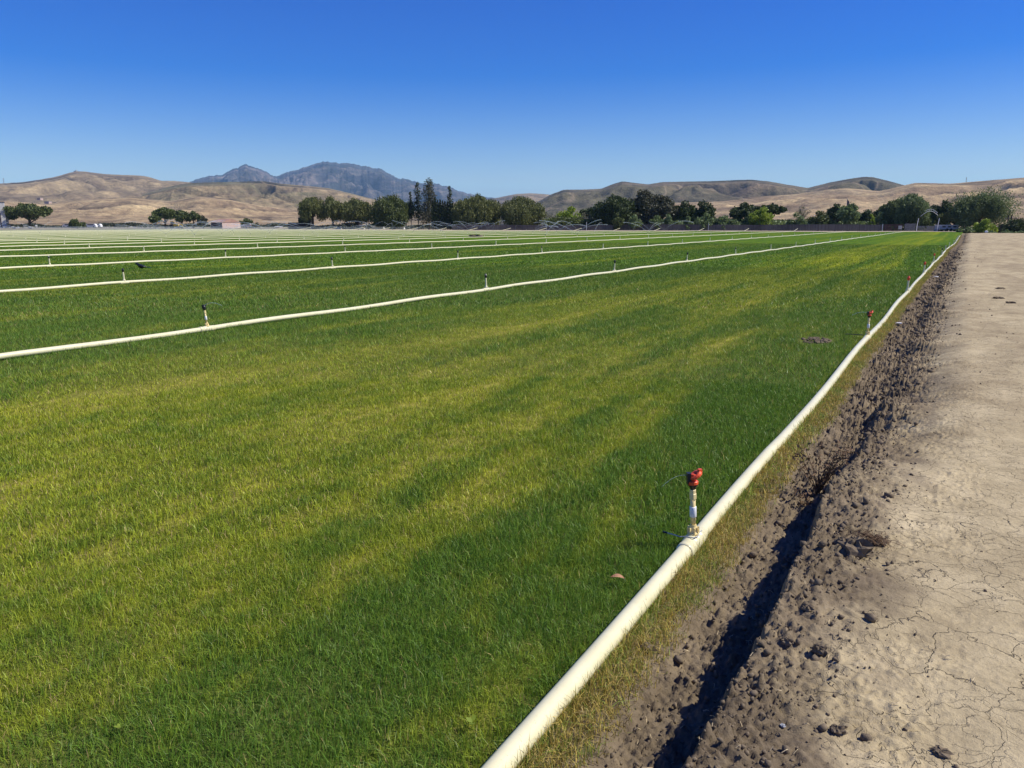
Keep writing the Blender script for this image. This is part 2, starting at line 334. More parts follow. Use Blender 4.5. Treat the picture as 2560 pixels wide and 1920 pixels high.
# ------------------------------------------------------------------ layout curves of the field edge
_py = np.array([-30, 1.8, 4.05, 13.2, 22.7, 31.6, 40.6, 50.2, 61, 69, 79.5, 105, 134, 260.]); _px = np.array([-1.155, -1.155, -1.125, -1.10, -1.065, -1.0, -.93, -.80, -.77, -.63, -.39, -.24, -.07, 0.8])
def Xp(y): return np.interp(y, _py, _px)+0.012*np.sin(np.asarray(y)*0.9)
def yellow(x, y):
    """how yellowed the turf is (0..1): thirsty bands half-way between the pipes, streaked along the rows"""
    d = Xp(y)-x
    yy = 9*np.arcsinh(y/9.0)                                 # streaks lengthen with distance down the rows
    wx = x+0.7*fbm(x*0.14, yy*0.11, 2, 5)
    n = fbm(wx*0.75, yy*0.17, 4, 11); n2 = fbm(wx*1.9, yy*0.34, 4, 17); n3 = fbm(x*5.5, y*3.2, 3, 23)
    ph = np.where(x > -11.3, np.clip(d/10.2, 0, 1), ((x+11.3)/10.9) % 1.0)
    c = np.where(x > -11.3, 0.46, 0.5); amp = np.where(x > -11.3, 1.0, 0.30)
    near = ss(22, 5, np.hypot(x, y))
    band = np.exp(-np.abs((ph+0.10*n2+0.05*n3-c)/(0.25+0.10*near))**2.4)*amp
    v = band*0.56+n*0.95+n2*0.46+n3*0.42-0.06+0.10*near*(x > -11.3)
    v += 0.22*np.exp(-((x+5.0+0.0*y)/2.4)**2)*ss(9, 3, y)*ss(-2, 3, y)
    v -= 0.42*np.exp(-((d+0.5*n2)/1.1)**2)*ss(14, 2, y)
    v += 0.07*ss(20, 45, y)*np.exp(-((d-3.2)/1.8)**2)
    # thin yellow fringe beside every pipe, on its near side
    v += 0.30*((x < -11.0) & (ph < 0.1) & (n2 > -0.1))
    v = v+0.26*fbm(x*2.6, y*1.2, 3, 29)
    return np.clip(v*0.9, 0, 1)
GREEN = np.array([0.085, 0.180, 0.024]); GREEN2 = np.array([0.170, 0.300, 0.034]); YEL = np.array([0.48, 0.50, 0.034]); STRAW = np.array([0.56, 0.44, 0.17]); SOIL = np.array([0.17, 0.125, 0.075])
def turf_col(yv, t):
    a = GREEN*(1-t[:, None])+GREEN2*t[:, None]
    return a*(1-yv[:, None])+YEL*yv[:, None]

# ------------------------------------------------------------------ ground, field, road
me = bpy.data.meshes.new('ground'); S = 16000
me.from_pydata([(-S, -S, -0.25), (S, -S, -0.25), (S, S, -0.25), (-S, S, -0.25)], [], [(0, 1, 2, 3)])
tag(link('ground', me, M['plain']), 'dry olive and tan plain beyond the turf field', kind='structure')

PX = {1: -11.3, 2: -22.4, 3: -34, 4: -45.4, 5: -56.5, 6: -66, 7: -75.8, 8: -86, 9: -94.5, 10: -104, 11: -114.5}
for k in range(12, 21): PX[k] = PX[k-1]-10.5
for k in PX: PX[k] *= 0.975
ENDPX = {1: 2264, 2: 2114, 3: 1984, 4: 1861, 5: 1747, 6: 1635, 7: 1532, 8: 1434, 9: 1344, 10: 1254, 11: 1170, 12: 1092, 13: 1020, 14: 950, 15: 882, 16: 816, 17: 750, 18: 690, 19: 632, 20: 575}
def y_on(px, X, py=579):
    q = P(px, py, 1.0); return X*q.y/q.x
YEND = {k: y_on(ENDPX[k], PX[k]) for k in PX}
fx = np.array([2.0]+[PX[k] for k in range(1, 21)]+[-240])[::-1]; fy = np.array([200.0]+[YEND[k]+1.0 for k in range(1, 21)]+[YEND[20]])[::-1]
def Yfar(x): return np.interp(x, fx, fy)
nu, nv = 560, 620
s = np.linspace(0, 1, nu); su = 0.25*np.sinh(s*7.55)/np.sinh(7.55)*(228/0.25); t = np.linspace(0, 1, nv); tv = -6+np.sinh(t*6.3)/np.sinh(6.3)*1.0
X = np.repeat(-su[:, None], nv, 1)
tt = np.sinh(np.linspace(0, 1, nv)*6.0)/np.sinh(6.0)
Y = -3+(Yfar(X)+3)*tt[None, :]
X = X+Xp(Y)*np.exp(su/-20)[:, None]+0.05*np.exp(-su/0.3)[:, None]
x, y = X.ravel(), Y.ravel()
z = 0.010*fbm(x*1.5, y*1.5, 3, 3)+0.012*fbm(x*0.2, y*0.2, 2, 4)
yv = yellow(x, y); c = turf_col(np.clip(yv*(1-.35*ss(25, 60, np.hypot(x, y))), 0, 1), np.clip(0.5+fbm(x*2, y*2, 2, 31), 0, 1))
dist = np.hypot(x, y); near = ss(42, 12, dist)[:, None]
sb = ss(0.55, 1.0, yv)[:, None]
cn = (SOIL*0.62+0.0*c)*(1-sb)+(SOIL*1.15)*sb
c = c*(1-near)*0.60+near*(0.5*c*0.7+0.5*cn)
mesh_np('field', np.stack([x, y, z], 1), grid_faces(nu, nv), M['turf'], smooth=True, col=c)
tag(bpy.data.objects['field'], 'wide flat sod field with green and yellowed streaks', kind='structure')

def relief(x, y):
    """height and dryness of verge, churned soil, cut bank and packed road"""
    d = x-Xp(y)                                              # metres to the right of the edge pipe
    wob = 0.05*fbm(y*0.6, y*0+3.1, 3, 41)+0.022*fbm(y*4.5, x*2, 3, 42)+0.018*fbm(y*16, x*7, 3, 43)
    cut = 0.585+wob+0.05*ss(5, 14, y)                        # where the bank stands
    bank = 0.205*(ss(7.5, 4.4, y)*np.clip(1.05+0.5*fbm(y*1.1, y*0+8, 3, 44), 0.75, 1.4)+0.55*ss(4.6, 8.5, y)*ss(0.02, .3, fbm(y*0.7, y*0+18, 3, 45)))+0.04
    sharp = 0.035+0.10*ss(4, 12, y)
    z = -0.035*ss(0.15, 0.34, d)*ss(14, 6, y)
    z = z+(bank+0.03)*ss(cut-sharp, cut+sharp, d)
    z = z+(0.225-bank)*ss(cut, cut+0.75, d)
    z = z+0.04*ss(1.5, 4, d)
    ch = ss(0.16, 0.30, d)*ss(1.15, 0.62, d)*(1-0.2*ss(40, 90, y))  # churned belt
    edge = fbm(x*2, y*1.1, 3, 47); ch2 = ss(0.25, 0.45, d)*ss(1.9+0.5*edge, 0.75+0.4*edge, d)
    rough = np.abs(fbm(x*9, y*9, 5, 51, 0.62))
    r2 = np.abs(fbm(x*21, y*21, 4, 55, 0.7)); r3 = fbm(x*48, y*48, 3, 56, .7); im = ss(-.35, .45, fbm(x*5, y*3.5, 3, 58)); z = z+ch*(1+0.9*ss(4.5, 9, y))*(0.085*(rough-0.18)+0.060*(r2-.18)*(.3+im)+0.008*r3*im+0.04*fbm(x*3, y*3, 3, 53))
    z = z+ch2*0.030*(np.abs(fbm(x*14, y*14, 4, 57, 0.6))-0.15)*1.6*ss(-0.25, 0.35, fbm(x*1.7, y*1.3, 3, 59))
    z = z+0.006*fbm(x*6, y*6, 4, 61)+0.022*fbm(x*0.9, y*0.5, 3, 63)*ss(0.9, 1.6, d)
    # tyre scuffs on the road further on
    sc = ss(0.05, 0.35, fbm(x*0.8, y*0.25, 3, 67))*ss(5, 9, y)
    z = z+sc*0.025*(fbm(x*7, y*3.5, 3, 69))*ss(1.2, 1.8, d)
    dry = ss(0.48, 1.40, d+0.35*edge+0.25*fbm(x*5, y*5, 3, 71))
    dry = dry*(1-0.30*ss(0.0, 0.5, fbm(x*1.1, y*0.5, 3, 73))*ss(2.6, 1.4, d))
    return z, dry
u = np.concatenate([np.arange(0.02, 0.2, .02), np.arange(0.2, 1.35, 0.0072), 1.35+np.cumsum(0.0085*1.021**np.arange(0, 215))])
u = u[u < 26]
v = [-3.0, -2, -1, 0, 0.6]; q = 0.9
while q < 165: v.append(q); q += max(0.0065, 0.0036*q)
v = np.array(v)
D, Y = np.meshgrid(u, v, indexing='ij'); X = D+Xp(Y); x, y = X.ravel(), Y.ravel()
z, dry = relief(x, y)
z = z-ss(150, 165, y)*0.35
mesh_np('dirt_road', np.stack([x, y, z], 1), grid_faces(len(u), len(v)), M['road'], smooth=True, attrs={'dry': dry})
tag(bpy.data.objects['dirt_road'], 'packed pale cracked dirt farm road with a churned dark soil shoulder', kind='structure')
# pale dirt headland between the field end and the fence
hx = np.linspace(-180, 60, 40); a = np.stack([hx, Yfar(hx)-1.5, np.full(40, 0.02)], 1); b = np.stack([hx, Yfar(hx)+16, np.full(40, 0.02)], 1)
mesh_np('headland_track', np.concatenate([a, b]), np.array([[i, i+1, 41+i, 40+i] for i in range(39)]), M['dirt'])
tag(bpy.data.objects['headland_track'], 'pale dirt strip along the far end of the field', kind='structure')

# ------------------------------------------------------------------ grass blades
def blades(name, x, y, z, h, wd, col, mat, seg=True, lean=0.35, label=''):
    n = len(x); th = rng.uniform(0, 2*np.pi, n); ph = rng.uniform(0, 2*np.pi, n)
    wx, wy = np.cos(th)*wd/2, np.sin(th)*wd/2
    ln = np.abs(rng.normal(0, lean, n))+0.05; lx, ly = np.cos(ph)*ln*h, np.sin(ph)*ln*h
    B = np.stack([x, y, z], 1)
    if seg:
        V = np.empty((n, 5, 3)); mid = B+np.stack([lx*0.32, ly*0.32, h*0.55], 1); W = np.stack([wx, wy, 0*wx], 1)
        V[:, 0] = B-W; V[:, 1] = B+W; V[:, 2] = mid-W*0.8; V[:, 3] = mid+W*0.8; V[:, 4] = B+np.stack([lx, ly, h*np.sqrt(np.clip(1-0.5*ln**2, 0.3, 1))], 1)
        i = np.arange(n)[:, None]*5
        Fc = np.concatenate([i+np.array([[0, 1, 3]]), i+np.array([[0, 3, 2]]), i+np.array([[2, 3, 4]])], 0); c = np.repeat(col, 5, 0)
    else:
        V = np.empty((n, 3, 3)); W = np.stack([wx, wy, 0*wx], 1); V[:, 0] = B-W; V[:, 1] = B+W; V[:, 2] = B+np.stack([lx, ly, h], 1)
        Fc = np.arange(n)[:, None]*3+np.array([[0, 1, 2]]); c = np.repeat(col, 3, 0)
    return V.reshape(-1, 3), Fc, c
def scatter_polar(r0, r1, dens, a0=-41, a1=41):
    area = 0.5*(r1**2-r0**2)*R(a1-a0); n = int(area*dens)
    r = np.sqrt(rng.uniform(r0**2, r1**2, n)); a = R(90)+YAW+np.radians(rng.uniform(a0, a1, n))
    return r*np.cos(a), r*np.sin(a)
Vs, Fs, Cs = [], [], []; off = 0
def push(t):
    global off
    V, Fc, c = t; Vs.append(V); Fs.append(Fc+off); Cs.append(c); off += len(V)
for r0, r1, dens, wd, hs, seg in ((1.0, 4.5, 16000, 0.0029, 1.0, True), (4.5, 9, 7000, 0.0043, 1.0, True), (9, 17, 1500, 0.008, 1.0, False), (17, 34, 430, 0.016, 1.0, False), (34, 75, 70, 0.04, 0.95, False)):
    x, y = scatter_polar(r0, r1, dens)
    k = (x < Xp(y)-0.035); x, y = x[k], y[k]
    for PXk in (-11.02, -21.84, -33.15, -44.27): k = np.abs(x-PXk) > 0.04; x, y = x[k], y[k]
    # gopher mound stays bare
    k = np.hypot((x+1.8)/0.28, (y-12.7)/0.45) > 1; x, y = x[k], y[k]
    yv = yellow(x, y); n = len(x)
    keep = rng.random(n) > 0.62*ss(0.45, 1.0, yv)*(0.6+0.8*ss(-0.1, 0.5, fbm(x*3, y*3, 2, 81))); x, y, yv = x[keep], y[keep], yv[keep]; n = len(x)
    clump = 1+0.45*fbm(x*2.2, y*2.2, 3, 83)
    h = (0.062-0.028*yv)*clump*rng.uniform(0.55, 1.25, n)
    tuft = ss(0.32, 0.5, fbm(x*1.1, y*1.1, 3, 85))*(1-yv); h = h*(1+0.35*tuft)
    col = turf_col(np.clip(yv+rng.normal(0, 0.13, n), 0, 1), rng.random(n))
    strw = rng.random(n) < 0.015+0.20*yv**2; col[strw] = STRAW*rng.uniform(0.6, 1.1, (strw.sum(), 1))
    col = col*rng.uniform(0.7, 1.3, (n, 1))*(1-0.2*ss(14, 30, np.hypot(x, y)))[:, None]
    push(blades('', x, y, np.full(n, -0.003), h*hs, wd*rng.uniform(0.7, 1.3, n), col, None, seg, 0.62))
# stray longer blades against the pipes
o = mesh_np('turf_grass', np.concatenate(Vs), np.concatenate(Fs), M['blade'], col=np.concatenate(Cs))
tag(o, 'short mown turf grass, dark green with yellowed streaks', 'grass', kind='stuff')

# dry verge grass between the edge pipe and the churned soil
Vs, Fs, Cs = [], [], []; off = 0
for y0, y1, dens, wd, seg in ((0.8, 5, 15000, 0.0030, True), (5, 12, 6500, 0.005, True), (12, 30, 2600, 0.011, False), (30, 80, 600, 0.028, False), (80, 140, 110, 0.05, False)):
    n = int((y1-y0)*0.42*dens); y = rng.uniform(y0, y1, n); d = rng.uniform(0.035, 0.42, n)
    lim = 0.222+0.07*fbm(y*1.3, y*0+2, 3, 91)+0.04*fbm(y*6, y*0, 2, 92); k = d < lim+rng.normal(0, 0.025, n)
    y, d = y[k], d[k]; n = len(y); x = Xp(y)+d; z, _ = relief(x, y)
    k = (z < 0.02)|(y > 14); x, y, z, d = x[k], y[k], z[k], d[k]; n = len(y)
    g = rng.random(n); grn = ss(0.0, 0.5, fbm(x*4, y*2.2, 3, 93)+0.15-(d-0.1)*1.5)
    c1 = np.array([0.47, 0.365, 0.090])*rng.uniform(0.6, 1.3, (n, 1)); c2 = np.array([0.24, 0.31, 0.05])*rng.uniform(0.7, 1.3, (n, 1))
    pick = (rng.random(n) < 0.25+0.55*grn)[:, None]; col = np.where(pick, c2, c1)
    s_ = rng.random(n) < 0.15; col[s_] = STRAW*rng.uniform(0.7, 1.1, (s_.sum(), 1))
    h = rng.uniform(0.025, 0.075, n)*(1-0.6*np.clip((d-0.14)/0.2, 0, 1)); h[d < 0.09] *= 1.5
    push(blades('', x, y, z-0.004, h, wd*rng.uniform(0.7, 1.3, n), col, None, seg, 0.75))
o = mesh_np('verge_grass', np.concatenate(Vs), np.concatenate(Fs), M['dryblade'], col=np.concatenate(Cs))
tag(o, 'dry golden and green grass fringe between the edge pipe and the soil', 'grass', kind='stuff')

# ------------------------------------------------------------------ soil clods, straw
bm = bmesh.new(); bmesh.ops.create_icosphere(bm, subdivisions=1, radius=1); iv = np.array([v.co[:] for v in bm.verts]); ifc = np.array([[v.index for v in f.verts] for f in bm.faces]); bm.free()
def clod_mesh(n, xs, ys, sz, seed=0, sink=0.25):
    zz, _ = relief(xs, ys); V = np.empty((n, len(iv), 3))
    for i in range(n):
        r = np.random.default_rng(seed*9999+i); d = iv*(1+0.0)
        lump = 1+0.25*np.sin(iv@r.normal(size=3)*2.6+r.uniform(0, 6))+0.22*np.sin(iv@r.normal(size=3)*5+r.uniform(0, 6))+r.uniform(-0.24, 0.24, len(iv))
        d = iv*lump[:, None]*r.uniform(0.65, 1.2, 3); V[i] = d*sz[i]+np.array([xs[i], ys[i], zz[i]+sz[i]*(0.55-sink)])
    Fc = (np.arange(n)[:, None, None]*len(iv)+ifc[None]).reshape(-1, 3)
    return V.reshape(-1, 3), Fc
n = 9500; yy = 1.2*np.exp(rng.random(n)*math.log(60/1.2)); dd = np.clip(rng.normal(0.60, 0.20, n), 0.27, 1.3); k = rng.random(n) < 0.03; dd[k] = rng.uniform(0.7, 2.2, k.sum())
sz = np.where(dd > 1.05, .6, 1.0)*np.clip(0.0034*np.exp(rng.normal(0.2, 0.6, n)), 0.0022, 0.020)*np.clip(1+(yy-2.5)/9, .9, 4.2)
V, Fc = clod_mesh(n, Xp(yy)+dd, yy, sz, 1)
tag(mesh_np('soil_clods', V, Fc, M['clod']), 'scattered small clods of dark soil along the road shoulder', 'soil clods', kind='stuff')
mb = MB()
for i in range(420):
    y = 1.3*math.exp(random.random()*2.6); x = float(Xp(y))+random.choice([random.uniform(0.25, 0.9), random.uniform(0.25, 0.9), random.uniform(0.8, 2.2)])
    z = float(relief(np.array([x]), np.array([y]))[0][0])+0.006; a = random.uniform(0, math.pi); L = random.uniform(0.01, 0.04)
    mb.tube([(x, y, z), (x+L*math.cos(a)*.5, y+L*math.sin(a)*.5, z+random.uniform(0.002, 0.012)), (x+L*math.cos(a+.3), y+L*math.sin(a+.3), z)], 0.0009*(1+y/8), 3)
tag(mb.build('straw_litter', M['straw']), 'thin bits of straw and roots lying on the loose soil', 'straw', kind='stuff')
def zr(x, y): return float(relief(np.array([x]), np.array([y]))[0][0])
def one_clod(name, px, py, size, label, seed, cat='soil clod', mat='clod', flat=0.75, zg=0.2):
    p = G(px, py, zg); p.z = zr(p.x, p.y); mb = MB(); size *= .85; mb.blob((0, 0, size*flat*0.4), size, (1.15, 0.9, flat), 0.42, seed, 9)
    o = mb.build(name, M[mat]); o.location = p; tag(o, label, cat, 'large clods beside the dirt road' if cat == 'soil clod' else None); return o
one_clod('soil_clod', 2135, 1405, 0.075, 'largest dark brown clod, beside the pale root mass at the road edge', 1)
one_clod('soil_clod', 2190, 1375, 0.045, 'dark clod on the far right of the largest one', 2)
one_clod('soil_clod', 2108, 1395, 0.04, 'dark clod touching the left side of the largest one', 3)
one_clod('soil_clod', 1618, 1628, 0.034, 'dark clod standing on the verge just right of the near pipe', 4, zg=0)
one_clod('soil_clod', 2045, 1655, 0.026, 'angular dark clod on the road, below the large clods', 5)
one_clod('soil_clod', 2015, 1565, 0.022, 'small upright clod on the packed road, midway below the large clods', 6)
one_clod('soil_clod', 2092, 1850, 0.024, 'small dark clod near the bottom edge of the road', 7)
one_clod('soil_clod', 2350, 1900, 0.03, 'flat dark clod at the bottom right of the road', 8, flat=0.4)
one_clod('soil_clod', 1965, 1630, 0.022, 'small dark clod left of the angular one at the churned edge', 9)
one_clod('pebble', 1955, 1843, 0.009, 'smooth grey pebble on the soil at the bottom of the road', 10, 'pebble', 'greypaint', 0.5)
one_clod('soil_clod', 2145, 945, 0.05, 'grey angular clod sitting alone on the road shoulder further along', 11, zg=0.2)
one_clod('soil_clod', 2495, 752, 0.10, 'dark flat clump on the road near the right edge of the photo', 12, flat=0.3)
one_clod('soil_clod', 2500, 728, 0.09, 'dark clump on the road, furthest of the right-hand clumps', 13, flat=0.3)
one_clod('soil_clod', 2526, 765, 0.09, 'dark flat clump on the road, rightmost one', 14, flat=0.3)
# hairy root mass on the biggest clod
mb = MB(); pc = G(2175, 1370, 0.22); pc.z = zr(pc.x, pc.y)+0.03; rr = random.Random(3)
for i in range(90):
    a = rr.uniform(0, 6.28); L = rr.uniform(0.03, 0.10); q = Vector((rr.gauss(0, 0.04), rr.gauss(0, 0.03), rr.uniform(0, 0.03)))
    mb.tube([q, q+Vector((math.cos(a)*L*.5, math.sin(a)*L*.5, rr.uniform(0, 0.03))), q+Vector((math.cos(a+.6)*L, math.sin(a+.6)*L, -0.01))], 0.0011, 3)
o = mb.build('root_mass', M['weed']); o.location = pc; tag(o, 'tangle of dry fibrous roots on the clods at the road edge', 'roots')
# gopher mound in the turf by the second red sprinkler
mb = MB(); rr = random.Random(5)
for i in range(60):
    a = rr.uniform(0, 6.28); q = rr.random()**.5; mb.blob((math.cos(a)*q*0.26, math.sin(a)*q*0.42, 0.035*(1-q)+0.01), rr.uniform(0.02, 0.045), (1, 1, .7), .35, i, 4)
o = mb.build('soil_mound', M['clod']); o.location = (-1.8, 12.7, 0.0); o.scale = (.8, .8, .7); tag(o, 'small dark gopher mound in the grass beside the second red sprinkler', 'mound')
# dead weed standing in the churned soil
def weed(px, py, H, n, label, name='dead_weed', mat='weed', seed=1, zg=0.05, leaves=6):
    p = G(px, py, zg); p.z = zr(p.x, p.y); rr = random.Random(seed); mb = MB(); lf = MB()
    for i in range(n):
        a = rr.uniform(0, 6.28); b = rr.uniform(0.1, 0.55); pts = [Vector((0, 0, -0.01))]
        for k in range(4): pts.append(pts[-1]+Vector((math.cos(a)*b, math.sin(a)*b, 1.0)).normalized()*H/4*rr.uniform(.7, 1.1)); b += rr.uniform(-.1, .3)
        mb.tube(pts, [0.004*H/.3, .003*H/.3, .0022*H/.3, .0015*H/.3, .0008], 4)
        for k in range(leaves*4):
            q = pts[rr.randint(1, 4)]+Vector((rr.gauss(0, .018), rr.gauss(0, .018), rr.gauss(0, .025))); s_ = rr.uniform(.009, .022)
            u_ = Vector((rr.gauss(0, 1), rr.gauss(0, 1), rr.gauss(0, 1))).normalized(); v_ = u_.cross(Vector((rr.gauss(0, 1), rr.gauss(0, 1), 1))).normalized()
            lf.add([q-u_*s_, q+v_*s_*.4, q+u_*s_, q-v_*s_*.4], [(0, 1, 2, 3)])
    r_ = empty(name, p); mb.build('stem', M[mat], r_); lf.build('leaves', M[mat], r_); tag(r_, label, 'weed'); return r_
weed(2045, 1205, 0.40, 15, 'dead brown branching weed standing in the churned soil', leaves=9)
weed(2010, 1235, 0.12, 4, 'small dead weed stub left of the tall brown weed', seed=2)
# dry leaf lying in the turf near the pipe
p = G(1543, 1470); mb = MB(); pts = []
for i in range(7):
    t_ = i/6; wv = 0.016*math.sin(math.pi*t_)**.7
    for s_ in (-1, 0, 1): pts.append((-0.035+0.07*t_, s_*wv, 0.055+0.012*math.sin(math.pi*t_)+abs(s_)*0.006))
fs = [(i*3+j, (i+1)*3+j, (i+1)*3+j+1, i*3+j+1) for i in range(6) for j in range(2)]
mb.add(pts, fs); o = mb.build('dry_leaf', M['deadleaf']); o.location = p; o.rotation_euler = (0.1, 0, R(20)); tag(o, 'single orange brown dry leaf lying on the green turf', 'leaf')
for k_, (px, py, L, lb) in enumerate(((1180, 1835, 0.034, 'small yellow green broad leaf weed low in the turf near the pipe'), (305, 1846, 0.026, 'small bright green weed in the turf at bottom left'))):
    p = G(px, py); mb = MB(); rr = random.Random(k_)
    for i in range(7):
        a = rr.uniform(0, 6.28); q = Vector((math.cos(a), math.sin(a), .5)); s_ = L*rr.uniform(.5, 1); c_ = Vector((-q.y, q.x, 0)).normalized()*s_*.3
        mb.add([(0, 0, .045), q*s_*.6+c_+Vector((0, 0, .045)), q*s_+Vector((0, 0, .045)), q*s_*.6-c_+Vector((0, 0, .045))], [(0, 1, 2, 3)])
    o = mb.build('leafy_weed', M['bright']); o.location = p; tag(o, lb, 'weed')
for k_, (px, py) in enumerate(((2247, 806), (2340, 691))):
    p = G(px, py, .05); p.z = zr(p.x, p.y)+.02; mb = MB(); mb.blob((0, 0, 0), .05+.03*k_, (1, .4, .3), .4, k_, 5); o = mb.build('pale_scrap', M['scrap']); o.location = p
    tag(o, ['white scrap lying on the dark churned soil right of the fourth red sprinkler', 'white scrap on the soil bank further along the edge pipe'][k_], 'scrap')

# ------------------------------------------------------------------ irrigation pipes and sprinklers
PR = 0.0425; PZ = 0.048
def pipe(name, pts, label, couple=(), flip=None):
    root = empty(name, pts[0]); o0 = Vector(pts[0])
    mb = MB(); mb.tube([Vector(p)-o0 for p in pts], PR, 12 if name and len(pts) < 500 else 10); mb.build('pipe_run', M['pvc'], root, True)
    for (cx, cy, t_) in couple:
        mb = MB(); prof = [(-0.16, PR+.001), (-0.155, PR+.007), (-.12, PR+.008), (-.118, PR+.004), (-.05, PR+.006), (-.045, PR+.010), (-.03, PR+.010), (-.025, PR+.005), (-.005, PR+.005), (0, PR+.010), (.015, PR+.010), (.02, PR+.005), (.045, PR+.005), (.05, PR+.010), (.065, PR+.010), (.07, PR+.006), (.13, PR+.007), (.135, PR+.001)]
        t_ = t_.normalized(); mb.tube([Vector((cx, cy, PZ))-o0+t_*a for a, r in prof], [r for a, r in prof], 16); mb.build('coupling', M['pvc'], root, True)
    return tag(root, label, 'pipe', 'cream irrigation pipes laid along the turf field')
ORD = ['zeroth', 'first', 'second', 'third', 'fourth', 'fifth', 'sixth', 'seventh', 'eighth', 'ninth', 'tenth', 'eleventh', 'twelfth', 'thirteenth', 'fourteenth', 'fifteenth', 'sixteenth', 'seventeenth', 'eighteenth', 'nineteenth', 'twentieth', 'twenty-first', 'twenty-second', 'twenty-third', 'twenty-fourth', 'twenty-fifth', 'twenty-sixth']
SP = []                                                      # sprinklers: (row, x, y, px)
edgeY = [4.02, 13.15, 22.5, 31.3, 40.3, 49.5, 58.6, 67.7, 77, 86, 95, 104, 113]
ysm = np.concatenate([np.arange(-1.5, 30, 0.5), np.arange(30, 135, 1.2)])
pts = [(float(Xp(y)), y, PZ+0.012*math.sin(y*0.7)*(y > 6)) for y in ysm]
def tang(y): return Vector((float(Xp(y+.2)-Xp(y-.2)), .4, 0)).normalized()
pipe('irrigation_pipe', pts, 'thick cream pipe along the field edge beside the dirt road', [(float(Xp(y)), y, tang(y)) for y in edgeY[:4]])
for y in edgeY: SP.append((0, float(Xp(y)), y))
FIRST = {1: (512, 811), 2: (313, 704), 3: (127, 665), 4: (359, 631), 5: (222, 619), 6: (162, 611), 7: (93, 606)}
near_coup = {}
for k in range(1, 21):
    X0 = PX[k]; ye = YEND[k]; rr = random.Random(k)
    y0 = y_on(-60, X0, 1000 if k == 1 else 700)-12
    ys = []; f_ = y_on(FIRST[k][0], X0, FIRST[k][1]) if k in FIRST else rr.uniform(0, 9)
    n0 = math.floor((ye-3-f_)/9.1); yy_ = f_+9.1*n0
    while yy_ > y0+1: ys.append(yy_); yy_ -= 9.1
    def xw(y, k=k, X0=X0): return X0+0.07*math.sin(y*0.10+k)+0.02*math.sin(y*0.45+2*k)
    st = 0.6 if k < 3 else 1.5
    pp = [(xw(y), y, PZ+(0.004 if k < 4 else 0.02)+0.012*math.sin(y*1.3+k)) for y in np.arange(y0, ye, st)]
    if k not in (1, 2): pp += [(xw(ye), ye, PZ+.05), (xw(ye), ye+2.2, PZ+0.30), (xw(ye), ye+4.6, PZ+0.62)]
    else: pp += [(xw(ye)+.6, ye+2, PZ), (xw(ye)+1.8, ye+3.5, PZ)]
    pipe('irrigation_pipe', pp, f'long cream pipe across the turf, {ORD[k]} row counted from the edge pipe', [(xw(y), y, Vector((0, 1, 0))) for y in ys if math.hypot(X0, y) < 40])
    for y in ys:
        q = project((xw(y), y, .3))
        if q and -12 < q[0] < 2572: SP.append((k, xw(y), y))

def sprinkler_parts(color):
    """returns list of (part name, mesh, material): near detail"""
    L = []
    m1 = MB(); m1.lathe([(.033, 0), (.034, .018), (.030, .020), (.026, .030), (.019, .055), (.018, .066)], (0, 0, 0), 16)
    for i in range(8):
        a = i*math.pi/4; m1.box((math.cos(a)*.027, math.sin(a)*.027, .034), (.014, .004, .034), a)
    L.append(('base_fitting', m1.mesh('base_fitting'), 'fitting'))
    m2 = MB(); m2.lathe([(.0145, .060), (.0145, .245)], (0, 0, 0), 14); L.append(('riser', m2.mesh('riser'), 'fitting'))
    m3 = MB(); m3.lathe([(.018, .110), (.0192, .112), (.0192, .168), (.018, .170)], (0, 0, 0), 16); L.append(('collar', m3.mesh('collar'), 'white'))
    m4 = MB(); m4.lathe([(.0185, .213), (.0195, .215), (.0195, .245), (.0175, .247), (.0175, .268), (.015, .270)], (0, 0, 0), 8); L.append(('coupling_nut', m4.mesh('coupling_nut'), 'fitting'))
    m5 = MB(); m5.lathe([(.014, .266), (.015, .275), (.027, .295), (.029, .300), (.022, .301)], (0, 0, 0), 16)
    m5.box((-.022, 0, .335), (.020, .034, .062)); m5.tube([(-.02, 0, .345), (-.034, 0, .352)], [.010, .006], 8)
    L.append(('sprinkler_body', m5.mesh('sprinkler_body'), 'black'))
    m6 = MB()
    if color == 'red':
        m6.lathe([(.029, .3005), (.0305, .303), (.0305, .317), (.027, .320), (.012, .321)], (0, 0, 0), 18)
        m6.lathe([(.014, .320), (.014, .336), (.020, .338), (.018, .350)], (.004, 0, 0), 14)
        c_ = Vector((.012, 0, .350)); pts = []; rad = []
        for i in range(15):
            a = R(-150+i*300/14); pts.append(c_+Vector((math.cos(a)*.026, math.sin(a)*.026, .014*math.cos(a)+.004*math.sin(a)))); rad.append(.0105+.0035*math.cos(a))
        m6.tube(pts, rad, 8); m6.box((.040, 0, .374), (.020, .020, .022), .3); m6.blob((.012, 0, .352), .018, (1.2, 1.2, .5), 0, 1, 6)
    else:
        m6.lathe([(.026, .302), (.028, .305), (.028, .335), (.018, .350), (.015, .365), (.004, .370)], (0, 0, 0), 12)
        m6.tube([(0, 0, .352), (.03, 0, .356), (.042, 0, .345)], [.007, .006, .004], 6)
    L.append(('deflector_hood' if color == 'red' else 'rotor_cap', m6.mesh('cap'), 'red' if color == 'red' else 'black'))
    for n_, me_, mt_ in L:
        me_.materials.append(M[mt_]); me_.polygons.foreach_set('use_smooth', np.ones(len(me_.polygons), dtype=bool)) if n_ in ('riser', 'collar') else None
    return L
